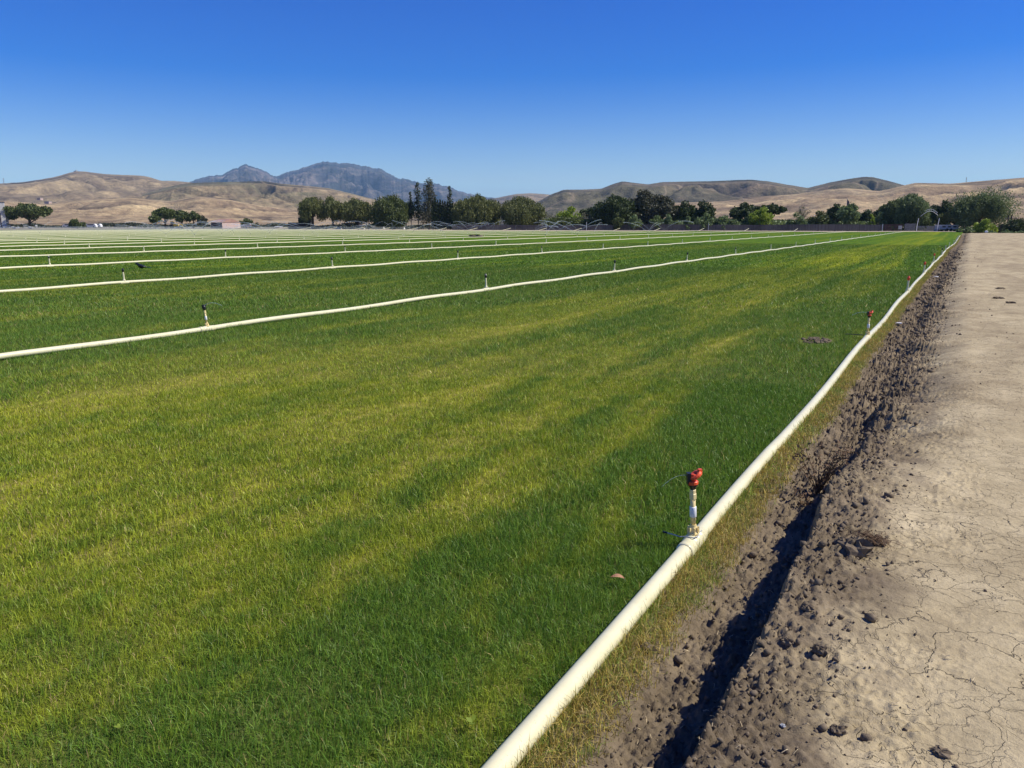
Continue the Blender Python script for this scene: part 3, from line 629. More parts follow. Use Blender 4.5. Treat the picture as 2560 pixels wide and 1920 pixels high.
def low_sprinkler(color):
    L = []
    a = MB(); a.lathe([(.045, 0), (.042, .03), (.026, .07), (.023, .27)], (0, 0, 0), 7); ma = a.mesh('riser'); ma.materials.append(M['pvc']); L.append(('riser', ma))
    b = MB(); b.lathe([(.022, .268), (.034, .30), (.040, .34), (.018, .385)], (0, 0, 0), 7); mb_ = b.mesh('sprinkler_head'); mb_.materials.append(M['red' if color == 'red' else 'black']); L.append(('sprinkler_head', mb_))
    return L
NEARP = {c_: sprinkler_parts(c_) for c_ in ('red', 'black')}; FARP = {c_: low_sprinkler(c_) for c_ in ('red', 'black')}
a = MB(); a.lathe([(.055, 0), (.05, .03), (.033, .07), (.031, .32)], (0, 0, 0), 6); FARONE = a.mesh('sprinkler'); FARONE.materials.append(M['pvc'])
def jet(parent, ang, reach, hgt, r0=.03, r1=.16, mat='spray', z0=.36, n=14, seg=7, tm=1.0):
    mb = MB(); pts = []; rad = []
    for i in range(n+1):
        t_ = tm*i/n; pts.append((math.cos(ang)*reach*t_, math.sin(ang)*reach*t_, z0+4*hgt*t_*(1-t_)-(z0)*t_*t_)); rad.append(r0+(r1-r0)*t_)
    mb.tube(pts, rad, seg, False); return mb.build('water_jet', M[mat], parent, True)
dists = sorted(SP, key=lambda s_: math.hypot(s_[1], s_[2]))
keep = dists[:296]; rest = dists[296:]
byrow = {}
for s_ in keep: byrow.setdefault(s_[0], []).append(s_)
rj = random.Random(21); njet = 0
jetpx = []
for k, lst in byrow.items():
    lst.sort(key=lambda s_: project((s_[1], s_[2], .3))[0] if k else s_[2])
    for i, (k_, x, y) in enumerate(lst):
        dd = math.hypot(x, y); colr = 'red' if k == 0 and y < 45 else 'black'
        ztop = PZ+PR-.002+(0 if k == 0 else (.004 if k < 4 else .02))
        if k == 0: ztop += 0.012*math.sin(y*0.7)*(y > 6)
        px = project((x, y, .3))[0]
        spray = False
        if k >= 4 and dd > 75:
            p_ = 0.75 if 900 < px < 1640 else (0.55 if 400 < px <= 900 else (0.14 if px < 1760 else 0.0))
            if k == 20 or dd < 100: p_ *= .5
            spray = rj.random() < p_ and (k >= 8 or px > 1300) and y > 60
        if dd < 50 or spray:
            root = empty('sprinkler', (x, y, ztop), (R(30) if k == 0 else rj.uniform(0, 6)))
            parts = NEARP[colr] if dd < 20 else FARP[colr]
            for q in parts:
                o = bpy.data.objects.new(q[0], q[1]); COL.objects.link(o); o.parent = root
        else:
            root = bpy.data.objects.new('sprinkler', FARONE); COL.objects.link(root); root.location = (x, y, ztop)
        if k: root.rotation_euler.x = rj.gauss(0, .035); root.rotation_euler.y = rj.gauss(0, .035)
        if spray:
            njet += 1; a0 = rj.uniform(0, 6.28)
            for j in range(rj.choice((1, 2, 2))): jet(root, a0+j*math.pi*rj.uniform(.75, 1.05), rj.uniform(7, 12), rj.uniform(1.1, 2.1), .022, .12, n=14, seg=6, tm=rj.uniform(.25, .7))
        row = 'the edge pipe by the dirt road' if k == 0 else f'the {ORD[k]} pipe row from the edge pipe'
        side = 'nearest the camera' if i == 0 and k == 0 else (f'{ORD[i+1]} from the camera' if k == 0 else f'{ORD[i+1]} from left')
        if k == 0: lb = ('red headed sprinkler on ' if colr == 'red' else 'small pale sprinkler on ')+row+', '+side
        else: lb = ('spraying ' if spray else '')+('black capped sprinkler, ' if dd < 60 else 'pale sprinkler, ')+side+f' on the {ORD[k]} pipe row from the road'
        tag(root, lb, 'sprinkler', 'sprinklers standing on the irrigation pipes')
        if k == 0 and i == 0:
            root.rotation_euler = (R(-1), R(-3), YAW)
            jet(root, R(180), .34, .035, .0007, .0013, 'water', .345, 12, 5, .5)
        if k == 0 and i == 1: jet(root, R(170), .50, .05, .0015, .003, 'water', .34, 10, 5, .5); root.rotation_euler = (0, 0, YAW)
        if k == 1 and i == 0: root.rotation_euler = (0, R(-5), YAW); jet(root, 0, .55, .08, .002, .004, 'water', .35, 12, 5, .55)
V = []; Fc = []; fv = np.array([v.co[:] for v in FARONE.vertices]); ff = [tuple(p.vertices) for p in FARONE.polygons]; mb = MB()
for (k, x, y) in rest: mb.add(fv+np.array([x, y, PZ+PR+.018]), ff)
if rest: tag(mb.build('sprinkler_crowd', M['pvc']), 'most distant tiny pale sprinklers on the far pipe rows', 'sprinklers', kind='stuff')
# wire stake bent over the pipe at one sprinkler, thin dark rod at another
def stake(x, y, lab, s_=1.0):
    r_ = empty('thin_rod', (x, y, PZ+PR), YAW)
    MB().tube([Vector(p)*s_ for p in ((-.135, .05, .005), (-.10, .035, .0), (-.06, .02, -.008), (-.035, -.01, .006), (0, -.043, .012), (.03, -.02, .012), (.045, .02, .014), (.065, .035, .024))], .0032*s_, 6).build('wire', M['wire'], r_, True)
    MB().tube([Vector(p)*s_ for p in ((-.128, .048, .003), (-.152, .055, .008))], .0055*s_, 6).build('tip', M['black'], r_)
    tag(r_, lab, 'wire stake')
stake(float(Xp(4.02)), 3.99, 'bent steel wire with black tip crossing the pipe at the nearest red sprinkler')
r_ = empty('thin_rod', (float(Xp(13.15))-.05, 13.12, PZ), YAW+R(180)); MB().tube([(0, 0, .04), (.12, .0, .05), (.30, .01, .06)], .006, 5).build('wire', M['black'], r_)  # straight dark rod pointing left from the second sprinkler
tag(r_, 'thin dark rod sticking out left of the second red sprinkler', 'wire stake')

# ------------------------------------------------------------------ bird
p = G(352, 677); bd = empty('blackbird', p+Vector((0, 0, .03)), YAW); bd.scale = (1.45, 1.45, 1.45)
mb = MB(); mb.tube([(-.125, 0, .155), (-.11, 0, .165), (-.085, 0, .168), (-.06, 0, .150), (-.02, 0, .115), (.03, 0, .092), (.075, 0, .090), (.12, 0, .088), (.15, 0, .08)], [.008, .026, .032, .034, .050, .054, .040, .022, .012], 10).build('body', M['feather'], bd, True)
MB().tube([(-.118, 0, .158), (-.135, 0, .155), (-.155, 0, .148)], [.010, .007, .001], 6).build('beak', M['black'], bd)
MB().add([(.11, -.018, .092), (.11, .018, .092), (.27, .028, .070), (.28, 0, .068), (.27, -.028, .070), (.11, -.018, .080), (.11, .018, .080), (.27, .028, .064), (.28, 0, .062), (.27, -.028, .064)], [(0, 1, 2, 3, 4), (9, 8, 7, 6, 5), (0, 5, 6, 1), (1, 6, 7, 2), (2, 7, 8, 3), (3, 8, 9, 4), (4, 9, 5, 0)]).build('tail', M['feather'], bd)
for s_ in (-1, 1):
    MB().tube([(-.03, s_*.046, .118), (.03, s_*.053, .110), (.09, s_*.040, .100), (.16, s_*.018, .086)], [.012, .022, .016, .003], 6).build('wing', M['feather'], bd, True)
    MB().tube([(.02, s_*.02, .07), (.028, s_*.02, .035), (.015, s_*.02, 0.0), (-.012, s_*.02, -.002)], [.006, .003, .003, .002], 5).build('leg', M['black'], bd)
tag(bd, 'black bird standing on the turf, facing left, between the second and third rows', 'bird')
# second dark bird-sized clump further out and small distant debris
o = MB().blob((0, 0, .12), .5, (2.2, .8, .35), .4, 3, 6).build('dark_debris', M['clod']); o.location = G(1190, 592); tag(o, 'dark heap of debris lying low in the far turf rows', 'debris')

# ------------------------------------------------------------------ hills
def hill(name, pts, Rf, Rr, Rb, amp, mat, label, sc=400., seed=0, nu=420, nv=150, rag=.35):
    xs = np.array([p[0] for p in pts], float); ys = np.array([p[1] for p in pts], float)
    pxs = np.linspace(xs[0], xs[-1], nu); yy = np.interp(pxs, xs, ys)
    ker = np.hanning(9); ker /= ker.sum(); yy = np.convolve(np.pad(yy, 4, 'edge'), ker, 'valid')
    yy = yy+rag*(1.6*fbm(pxs/26., pxs*0+seed, 4, 77)+.8*fbm(pxs/5., pxs*0+seed, 2, 78))
    az = []; el = []
    for a_, b_ in zip(pxs, yy):
        cx, fw, up = ray(a_, b_); az.append(math.atan2(-cx, fw)+R(90)+YAW); el.append(up/math.hypot(cx, fw))
    az = np.array(az); el = np.maximum(np.array(el), -0.0008)
    v = np.concatenate([np.linspace(0, 1, int(nv*.8)), 1+np.linspace(0.02, 1, int(nv*.2))])
    Vv, A = np.meshgrid(v, az, indexing='xy'); E_ = np.repeat(el[:, None], len(v), 1)
    Rad = np.where(Vv <= 1, Rf+(Rr-Rf)*Vv, Rr+(Rb-Rr)*(Vv-1))
    X, Y = Rad*np.cos(A), Rad*np.sin(A); Hr = EYE+Rr*E_
    wx = X/sc+0.5*fbm(X/sc*.7, Y/sc*.7, 2, seed+3); wy = Y/sc+0.5*fbm(X/sc*.7, Y/sc*.7, 2, seed+4)
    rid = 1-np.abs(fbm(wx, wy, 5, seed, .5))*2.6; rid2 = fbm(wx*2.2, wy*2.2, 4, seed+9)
    prof = np.where(Vv <= 1, Vv**1.25*(1-0.12*np.sin(Vv*math.pi)), np.cos((Vv-1)*math.pi/2))
    env = np.where(Vv <= 1, np.sin(np.clip(Vv, 0, 1)*math.pi)**.8*(0.35+.65*Vv), 0)
    Z = -0.5+(Hr+.5)*prof+amp*Hr*env*((rid-.25)*.8+rid2*.35)
    lim = EYE+Rad*E_*(0.90+0.09*np.clip(Vv, 0, 1)**3); Z = np.where((Vv < 1), np.minimum(Z, lim-0.004*Rad*(1-np.clip(Vv, 0, 1))*0), Z)
    Z = np.where(Vv < .02, -0.6, Z); fine = fbm(wx*5, wy*5, 4, seed+20)
    fc = grid_faces(len(az), len(v))[:, ::-1]
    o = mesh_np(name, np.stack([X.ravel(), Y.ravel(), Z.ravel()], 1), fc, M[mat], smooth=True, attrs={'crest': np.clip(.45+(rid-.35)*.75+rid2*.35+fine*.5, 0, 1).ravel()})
    return tag(o, label, kind='structure')
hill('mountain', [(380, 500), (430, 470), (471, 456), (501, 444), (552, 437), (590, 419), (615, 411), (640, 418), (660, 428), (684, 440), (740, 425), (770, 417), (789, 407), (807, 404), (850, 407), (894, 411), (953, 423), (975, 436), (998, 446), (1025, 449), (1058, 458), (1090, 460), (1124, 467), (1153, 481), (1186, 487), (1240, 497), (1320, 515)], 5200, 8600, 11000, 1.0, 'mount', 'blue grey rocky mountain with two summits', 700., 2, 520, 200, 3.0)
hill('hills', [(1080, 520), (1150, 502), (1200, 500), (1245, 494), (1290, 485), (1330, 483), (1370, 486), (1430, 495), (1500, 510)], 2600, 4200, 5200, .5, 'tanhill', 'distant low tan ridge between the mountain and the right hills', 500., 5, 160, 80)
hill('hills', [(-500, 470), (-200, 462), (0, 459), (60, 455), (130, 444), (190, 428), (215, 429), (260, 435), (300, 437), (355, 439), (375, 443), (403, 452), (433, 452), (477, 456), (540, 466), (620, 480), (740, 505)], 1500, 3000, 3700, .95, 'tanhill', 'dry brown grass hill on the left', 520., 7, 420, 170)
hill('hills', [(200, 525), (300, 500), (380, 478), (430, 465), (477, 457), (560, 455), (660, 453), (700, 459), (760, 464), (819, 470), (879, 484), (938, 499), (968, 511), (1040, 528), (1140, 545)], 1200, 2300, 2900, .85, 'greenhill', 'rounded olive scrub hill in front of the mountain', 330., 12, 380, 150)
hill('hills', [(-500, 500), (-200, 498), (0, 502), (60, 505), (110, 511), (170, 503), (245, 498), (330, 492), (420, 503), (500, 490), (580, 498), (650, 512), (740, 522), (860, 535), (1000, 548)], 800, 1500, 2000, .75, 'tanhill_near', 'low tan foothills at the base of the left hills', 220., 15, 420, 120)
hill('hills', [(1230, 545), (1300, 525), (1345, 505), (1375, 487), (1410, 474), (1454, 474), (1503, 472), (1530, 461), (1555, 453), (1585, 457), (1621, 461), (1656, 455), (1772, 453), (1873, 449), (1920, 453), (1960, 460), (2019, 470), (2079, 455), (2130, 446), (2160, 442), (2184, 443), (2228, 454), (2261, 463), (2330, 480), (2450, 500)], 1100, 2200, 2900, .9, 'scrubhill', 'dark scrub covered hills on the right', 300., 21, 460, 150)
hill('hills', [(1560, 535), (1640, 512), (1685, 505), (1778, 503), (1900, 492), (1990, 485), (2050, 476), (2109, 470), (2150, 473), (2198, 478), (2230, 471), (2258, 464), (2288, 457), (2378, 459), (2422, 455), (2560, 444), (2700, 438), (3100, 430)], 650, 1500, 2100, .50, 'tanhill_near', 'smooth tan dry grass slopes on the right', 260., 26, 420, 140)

# ------------------------------------------------------------------ trees
def tree(kind, px, ytop, hw, depth, label, name='tree', mat='oak', ybot=None, group='trees beyond the turf field', dens=1.0, trunk=True, cat='tree', seed=None, style=None, leafs=None, z0=-.2):
    """px: centre column, ytop: highest foliage, hw: half width (source pixels) turned into metres at that depth"""
    sd_ = seed if seed is not None else int(px*3+ytop); r = np.random.default_rng(sd_); rr = random.Random(sd_)
    base = P(px, 566, depth); base.z = z0; W = hw*depth/F*1.0; Ht = P(px, ytop, depth).z-z0
    zb = (P(px, ybot, depth).z-z0) if ybot else 0.15*Ht
    zb = max(zb, 0.0); crown_h = Ht-zb
    root = empty(name, base); C_ = []; up = Vector((0, 0, 1))
    # lobes
    if kind == 'column':
        n = max(14, int(crown_h*5)); lobes = []
        for i in range(n):
            t_ = i/(n-1); rad = W*(math.sin(min(1, (1-t_)*2.2+.03)*math.pi/2))**.8*(.8+.2*math.sin(min(1, t_*6)*math.pi/2)); lobes.append((r.normal(0, .06)*W, r.normal(0, .06)*W, zb+crown_h*t_*.97, max(rad, .12), 1.3))
    elif kind == 'euc':
        n = max(8, int(crown_h*2.2)); lobes = []
        for i in range(n):
            t_ = (i+.5)/n; rad = W*(.55+.25*r.random())*(1.15-.75*t_); a = r.uniform(0, 6.28); q = W*.55*(1-t_*.6)
            lobes.append((math.cos(a)*q, math.sin(a)*q, zb+crown_h*t_*.95, rad, 1.3))
        lobes.append((0, 0, Ht-W*.3, W*.3, 1.4))
    else:
        n = int({'oak': 20, 'pepper': 20, 'bush': 14, 'wispy': 11, 'poplar': 20}[kind]*min(2.2, max(1, W/(crown_h*.55)))); lobes = []
        for i in range(n):
            th = r.uniform(0, 6.28); u_ = r.random()**.5*.78; v_ = r.random()
            vz = 0.25+0.72*math.sqrt(max(0, 1-u_*u_))*(v_**.45)
            if kind == 'bush': vz = v_*math.sqrt(1-u_*u_)
            rad = (.30+.18*r.random())*min(W, crown_h*.75)*(1.0 if kind != 'oak' else .9)
            lobes.append((math.cos(th)*u_*W, math.sin(th)*u_*W, zb+max(rad*.5, vz*crown_h-rad*.75), rad, .85))
        # make sure top and flanks are reached
        rad = .33*min(W, crown_h*.7); lobes.append((r.uniform(-.2, .2)*W, 0, Ht-rad*.8, rad, .8))
        for s_ in (-1, 1):
            a = YAW; lobes.append((CY*s_*(W-rad), SY*s_*(W-rad), zb+crown_h*r.uniform(.35, .55), rad, .9))
    # leaves: clumps on the outside of the lobes
    ls = (leafs or {'column': .26, 'euc': .34, 'oak': .42, 'pepper': .36, 'bush': .36, 'wispy': .26, 'poplar': .36}[kind])*depth/215
    pos = []; 
    per = {'column': 26, 'euc': 60, 'wispy': 60}.get(kind, 115)*dens
    for (lx, ly, lz, lr, sq) in lobes:
        n = int(per*(lr/1.2)**2*(3.0 if kind == 'column' else 1.6)*(215/depth)**2)+16
        g = r.normal(size=(n, 3)); g /= np.linalg.norm(g, axis=1)[:, None]
        lump = 1+.22*np.sin(g@r.normal(size=3)*4+r.uniform(0, 6))+.12*np.sin(g@r.normal(size=3)*8)
        q = lr*lump*(r.random(n)**.2)*r.choice([1, 1, 1, 1.12], n)
        if kind == 'wispy': q = lr*1.25*r.random(n)**.6
        pos.append(np.stack([lx+g[:, 0]*q, ly+g[:, 1]*q, lz+g[:, 2]*q*sq], 1))
    pos = np.concatenate(pos)
    if kind == 'pepper':      # hanging strands: pull copies of the outer points downward
        k = r.random(len(pos)) < .45; st_ = pos[k]; reps = []
        for j in range(1, 5): reps.append(st_+np.stack([r.normal(0, .07, len(st_)), r.normal(0, .07, len(st_)), -j*.40*np.ones(len(st_))*(.6+.6*r.random(len(st_)))], 1))
        pos = np.concatenate([pos[~k], st_]+reps)
    if kind == 'poplar':      # spiky upswept shoots
        k = r.random(len(pos)) < .18; st_ = pos[k]; dirv = np.stack([st_[:, 0]*.10+.25*CY, st_[:, 1]*.10+.25*SY, .55+0*st_[:, 0]], 1)
        pos = np.concatenate([pos]+[st_+dirv*j*r.uniform(.5, 1.2, (len(st_), 1)) for j in range(1, 5)])
    pos = pos[pos[:, 2] > zb*.75+.1] if kind != 'pepper' else pos[pos[:, 2] > max(.8, zb*.45)]
    n = len(pos); a = r.normal(size=(n, 3)); a /= np.linalg.norm(a, axis=1)[:, None]
    if kind == 'pepper': a[:, 2] = np.abs(a[:, 2])*2.2+.6; a /= np.linalg.norm(a, axis=1)[:, None]
    b = np.cross(a, r.normal(size=(n, 3))); b /= np.linalg.norm(b, axis=1)[:, None]
    s_ = ls*r.uniform(.55, 1.25, (n, 1)); wq = .55 if kind in ('oak', 'bush', 'column') else .36
    V = np.stack([pos-a*s_*.6, pos+b*s_*wq, pos+a*s_*.6, pos-b*s_*wq], 1).reshape(-1, 3); Fc = np.arange(n*4).reshape(-1, 4)
    mesh_np('crown', V, Fc, M[mat], root)
    if trunk:
        mb = MB(); tr_ = max(.10, min(.42, W*.075)); fork = max(zb*1.0, .22*Ht); lean = rr.gauss(0, .25)
        pts = [(0, 0, -.1), (lean*.3, 0, fork*.5), (lean*.6, .1, fork)]
        mb.tube(pts, [tr_*1.35, tr_*1.0, tr_*.85], 8)
        tops = sorted(lobes, key=lambda l: -l[2])[:3]+[lobes[i] for i in range(0, len(lobes), max(1, len(lobes)//(8 if kind in ('oak', 'pepper', 'wispy', 'poplar') else 3)))]
        if kind == 'column': tops = [lobes[-2]]
        for (lx, ly, lz, lr, sq) in tops:
            st_ = Vector(pts[rr.choice((1, 2, 2))]); en = Vector((lx, ly, max(lz, st_.z+.3))); md = st_.lerp(en, .5)+Vector((0, 0, -.06*(en-st_).length))+Vector((rr.gauss(0, .15), rr.gauss(0, .15), 0))
            mb.tube([st_, st_.lerp(md, .5)+Vector((0, 0, .05)), md, en], [tr_*.6, tr_*.5, tr_*.38, tr_*.12], 6)
        mb.build('trunk', M['bark'] if kind != 'wispy' else M['palebark'], root, True)
    return tag(root, label, cat, group)
T = tree
# left
T('oak', 75, 508, 58, 330, 'broad spreading oak with forked trunks at the far left', 'oak_tree', 'oak', 546, dens=1.5)
T('bush', 193, 547, 19, 330, 'small round dark tree standing alone right of the far left oak', 'small_tree', 'oak', 569)
T('oak', 389, 536, 15, 330, 'small dark lobe-like tree at the left end of the left-centre clump', 'oak_tree', 'oak', 556, dens=1.3)
T('oak', 414, 518, 28, 335, 'tallest tree of the left-centre clump, rounded dark green crown', 'oak_tree', 'oak', 545, dens=1.4)
T('oak', 455, 526, 20, 338, 'second tallest tree of the left-centre clump, beside the tallest', 'oak_tree', 'oak', 552)
T('oak', 484, 529, 17, 338, 'rounded tree right of centre in the left-centre clump', 'oak_tree', 'oak', 552)
T('bush', 508, 538, 12, 345, 'lowest tree at the right end of the left-centre clump', 'small_tree', 'dusky', 560)
T('bush', 616, 546, 17, 335, 'small round tree right of the weathered barn', 'small_tree', 'oak', 562)
T('bush', 642, 557, 14, 330, 'low olive bush right of the small round tree by the barn', 'bush', 'olive', 570, cat='bush')
# pepper tree row
T('pepper', 762, 541, 15, 262, 'low dark tree at the left foot of the pepper tree row', 'small_tree', 'darkoak', 553)
T('pepper', 783, 491, 31, 258, 'leftmost large drooping pepper tree of the row behind the field', 'pepper_tree', 'pepper', 545, dens=1.1)
T('pepper', 832, 490, 29, 258, 'second drooping pepper tree from the left, lighter crown', 'pepper_tree', 'pepper', 545, dens=1.1)
T('pepper', 893, 495, 37, 256, 'third drooping pepper tree from the left, with twin crown tops', 'pepper_tree', 'pepper', 545, dens=1.15)
T('pepper', 984, 488, 54, 252, 'wide dark pepper tree left of the tall eucalyptus', 'pepper_tree', 'oak', 556, dens=1.3)
T('euc', 1028, 480, 7, 250, 'slim dark spire tree left of the tall eucalyptus', 'eucalyptus_tree', 'cypress', 540)
T('euc', 1046, 456, 13, 252, 'narrow tall eucalyptus just left of the highest tree', 'eucalyptus_tree', 'cypress', 545, dens=1.1)
T('euc', 1073, 446, 23, 250, 'highest tree of the row, dusky eucalyptus with an open pointed top', 'eucalyptus_tree', 'dusky', 555, dens=1.25)
T('euc', 1125, 465, 9, 262, 'thin wispy tree with a bent top rising above the cypresses', 'eucalyptus_tree', 'cypress', 520)
cyt = [503, 492, 499, 497, 501, 502, 500, 503, 506, 508]
for i in range(10):
    T('column', 1083+i*6.1, cyt[i], 4.2, 243, f'slender dark cypress, {ORD[i+1]} from the left of the cypress row', 'cypress_tree', 'cypress', 572, group='row of slender cypresses', leafs=.28)
T('pepper', 1193, 487, 62, 240, 'broad lush pepper tree right of the cypress row', 'pepper_tree', 'pepper', 558, dens=1.35)
T('column', 1247, 503, 3, 300, 'tiny pointed conifer between the two broad pepper trees', 'cypress_tree', 'cypress', 540)
T('pepper', 1307, 491, 52, 236, 'broad dark pepper tree left of the bright yellow green tree', 'pepper_tree', 'pepper', 560, dens=1.35)
T('wispy', 1375, 532, 22, 232, 'grey brown bare looking bush left of the bright yellow green tree', 'bush', 'olive', 566, cat='bush')
T('bush', 1424, 516, 29, 228, 'bright yellow green round tree', 'small_tree', 'bright', 560, dens=1.3)
T('wispy', 1463, 530, 20, 226, 'grey olive bush right of the bright yellow green tree', 'bush', 'olive', 566, cat='bush')
T('oak', 1475, 518, 26, 245, 'low dark tree behind the grey bush, left of the huge oak', 'oak_tree', 'darkoak', 545)
# huge dark oak mass
T('oak', 1535, 489, 52, 222, 'left half of the huge dark oak stand, blackish green', 'oak_tree', 'darkoak', 566, dens=1.5)
T('oak', 1603, 473, 52, 224, 'highest crown of the huge dark oak stand', 'oak_tree', 'dusky', 566, dens=1.5)
T('oak', 1652, 487, 38, 222, 'greyish brown right flank of the huge dark oak stand', 'oak_tree', 'dusky', 566, dens=1.2)
T('bush', 1545, 532, 14, 212, 'dark green bush in front of the left of the huge oak stand', 'bush', 'oak', 572, cat='bush')
T('bush', 1588, 537, 18, 211, 'pale green bush in front of the middle of the huge oak stand', 'bush', 'willow', 572, cat='bush')
T('bush', 1641, 538, 17, 211, 'pale green bush in front of the right of the huge oak stand', 'bush', 'willow', 572, cat='bush')
T('bush', 1672, 536, 18, 212, 'pale olive bush at the right foot of the huge oak stand', 'bush', 'willow', 572, cat='bush')
T('oak', 1708, 503, 28, 222, 'dark green tree just right of the huge oak stand', 'oak_tree', 'darkoak', 562, dens=1.3)
T('oak', 1755, 502, 30, 222, 'rounded dark green tree with a lighter left neighbour, left of the tan slope', 'oak_tree', 'darkoak', 560, dens=1.3)
T('bush', 1719, 540, 12, 210, 'small pale bush against the dark green trees', 'bush', 'willow', 572, cat='bush')
T('willow' if False else 'bush', 1762, 532, 23, 210, 'grey green leafy bush, left one of the pair above the fence', 'bush', 'willow', 572, dens=1.3, cat='bush')
T('bush', 1812, 538, 28, 210, 'grey green leafy bush, right one of the pair above the fence', 'bush', 'willow', 572, dens=1.2, cat='bush')
T('oak', 1862, 507, 38, 222, 'dark flat topped tree behind the yellow green tree', 'oak_tree', 'darkoak', 550, dens=1.3)
T('oak', 1925, 509, 38, 218, 'dark umbrella shaped tree with a leaning trunk', 'oak_tree', 'darkoak', 535, dens=1.4)
T('bush', 1873, 530, 20, 212, 'mid green bush left of the yellow green tree', 'bush', 'poplar', 572, cat='bush')
T('bush', 1903, 518, 29, 209, 'vivid yellow green tree above the fence', 'small_tree', 'bright', 568, dens=1.3)
T('bush', 1990, 532, 22, 210, 'olive green bush under the sparse tree', 'bush', 'willow', 572, cat='bush')
T('wispy', 2007, 513, 17, 216, 'sparse nearly bare tree with a thin open crown', 'small_tree', 'olive', 545, dens=.5)
T('bush', 2045, 526, 26, 212, 'dull green rounded tree right of the sparse tree', 'small_tree', 'oak', 570, dens=1.2)
T('oak', 2088, 510, 24, 216, 'black green tree under the flag', 'oak_tree', 'darkoak', 568, dens=1.4)
T('oak', 2120, 509, 28, 210, 'light green round tree with a visible trunk, below the flag', 'small_tree', 'willow', 558, dens=1.3)
T('oak', 2165, 524, 28, 220, 'dark shaded tree right of the flag', 'oak_tree', 'darkoak', 572, dens=1.3)
T('oak', 2212, 510, 32, 224, 'dark tree between the flag and the big pepper tree', 'oak_tree', 'darkoak', 570, dens=1.3)
T('bush', 2197, 530, 19, 208, 'pale green bush in front of the dark trees', 'bush', 'willow', 574, cat='bush')
T('bush', 2178, 536, 9, 207, 'small yellow green bush above the fence', 'bush', 'bright', 574, cat='bush')
T('pepper', 2268, 484, 46, 208, 'tall pepper tree with a high rounded crown behind the red brown gate', 'pepper_tree', 'poplar', 548, dens=1.5)
T('pepper', 2232, 500, 30, 209, 'lower left crown beside the tall pepper tree', 'pepper_tree', 'oak', 552, dens=1.3)
T('oak', 2352, 502, 34, 215, 'dark rounded tree behind the arched sign', 'oak_tree', 'darkoak', 566, dens=1.3)
T('bush', 2315, 535, 22, 212, 'olive bush seen through the arched sign', 'bush', 'oak', 572, cat='bush')
T('oak', 2388, 523, 40, 188, 'olive green tree leaning over the parked trailer', 'small_tree', 'pepper', 560, dens=1.4)
T('poplar', 2448, 487, 52, 185, 'large windswept poplar with upswept leafy shoots beside the road end', 'poplar_tree', 'poplar', 572, dens=1.3)
T('bush', 2462, 548, 26, 170, 'sunlit yellow green bush at the foot of the poplar', 'bush', 'bright', 582, dens=1.1, cat='bush')
T('bush', 2415, 566, 22, 168, 'low green bush at the far end of the dirt road', 'bush', 'poplar', 582, cat='bush')
T('bush', 2548, 546, 32, 165, 'dark blue green tree at the right edge behind the road', 'small_tree', 'darkoak', 584, dens=1.6)
T('bush', 2505, 560, 20, 170, 'dark bush beside the utility poles', 'bush', 'darkoak', 584, cat='bush')
T('oak', 2620, 535, 50, 170, 'dark green tree just beyond the right edge of view', 'oak_tree', 'darkoak', 570)
for i, (px, yt) in enumerate(((2520, 574), (2550, 576), (2480, 577))):
    T('bush', px, yt, 14, 150, ['low green weeds right of the utility poles', 'low green weeds at the right edge of the road end', 'low green weeds left of the utility poles'][i], 'bush', 'willow', 586, cat='bush')
# low hedgerow of brush that reads as one mass behind the left and centre of the field
def brush(name, x0, x1, depth, ytop, n, mat, label, seed):
    r = np.random.default_rng(seed); px = r.uniform(x0, x1, n); top = ytop+4*np.interp(px, np.linspace(x0, x1, 24), r.uniform(-1, 1, 24))
    pos = []
    for a_, b_ in zip(px, top):
        dpt = depth*r.uniform(.97, 1.06); zt = P(a_, b_, dpt).z; q = P(a_, 570, dpt); pos.append((q.x, q.y, max(.1, zt*r.random()**.5)))
    pos = np.array(pos); n = len(pos); a = r.normal(size=(n, 3)); a /= np.linalg.norm(a, axis=1)[:, None]; b = np.cross(a, r.normal(size=(n, 3))); b /= np.linalg.norm(b, axis=1)[:, None]
    s_ = r.uniform(.25, .6, (n, 1))*depth/300
    tag(mesh_np(name, np.stack([pos-a*s_, pos+b*s_*.6, pos+a*s_, pos-b*s_*.6], 1).reshape(-1, 3), np.arange(n*4).reshape(-1, 4), M[mat]), label, 'brush', kind='stuff')
brush('brush', -60, 760, 390, 561, 9000, 'hedge', 'low grey green brush behind the left of the field', 1)
brush('brush', 740, 1200, 268, 563, 7000, 'hedge', 'dark undergrowth below the pepper tree row', 2)
brush('brush', 1360, 2300, 227, 547, 30000, 'oak', 'dark undergrowth behind the board fence', 3)
brush('brush', 1690, 2180, 216, 553, 7000, 'willow', 'pale green low shrubs along the back of the fence', 6)
brush('brush', 2220, 2640, 205, 568, 4500, 'cypress', 'dark undergrowth behind the gate and the road end', 4)

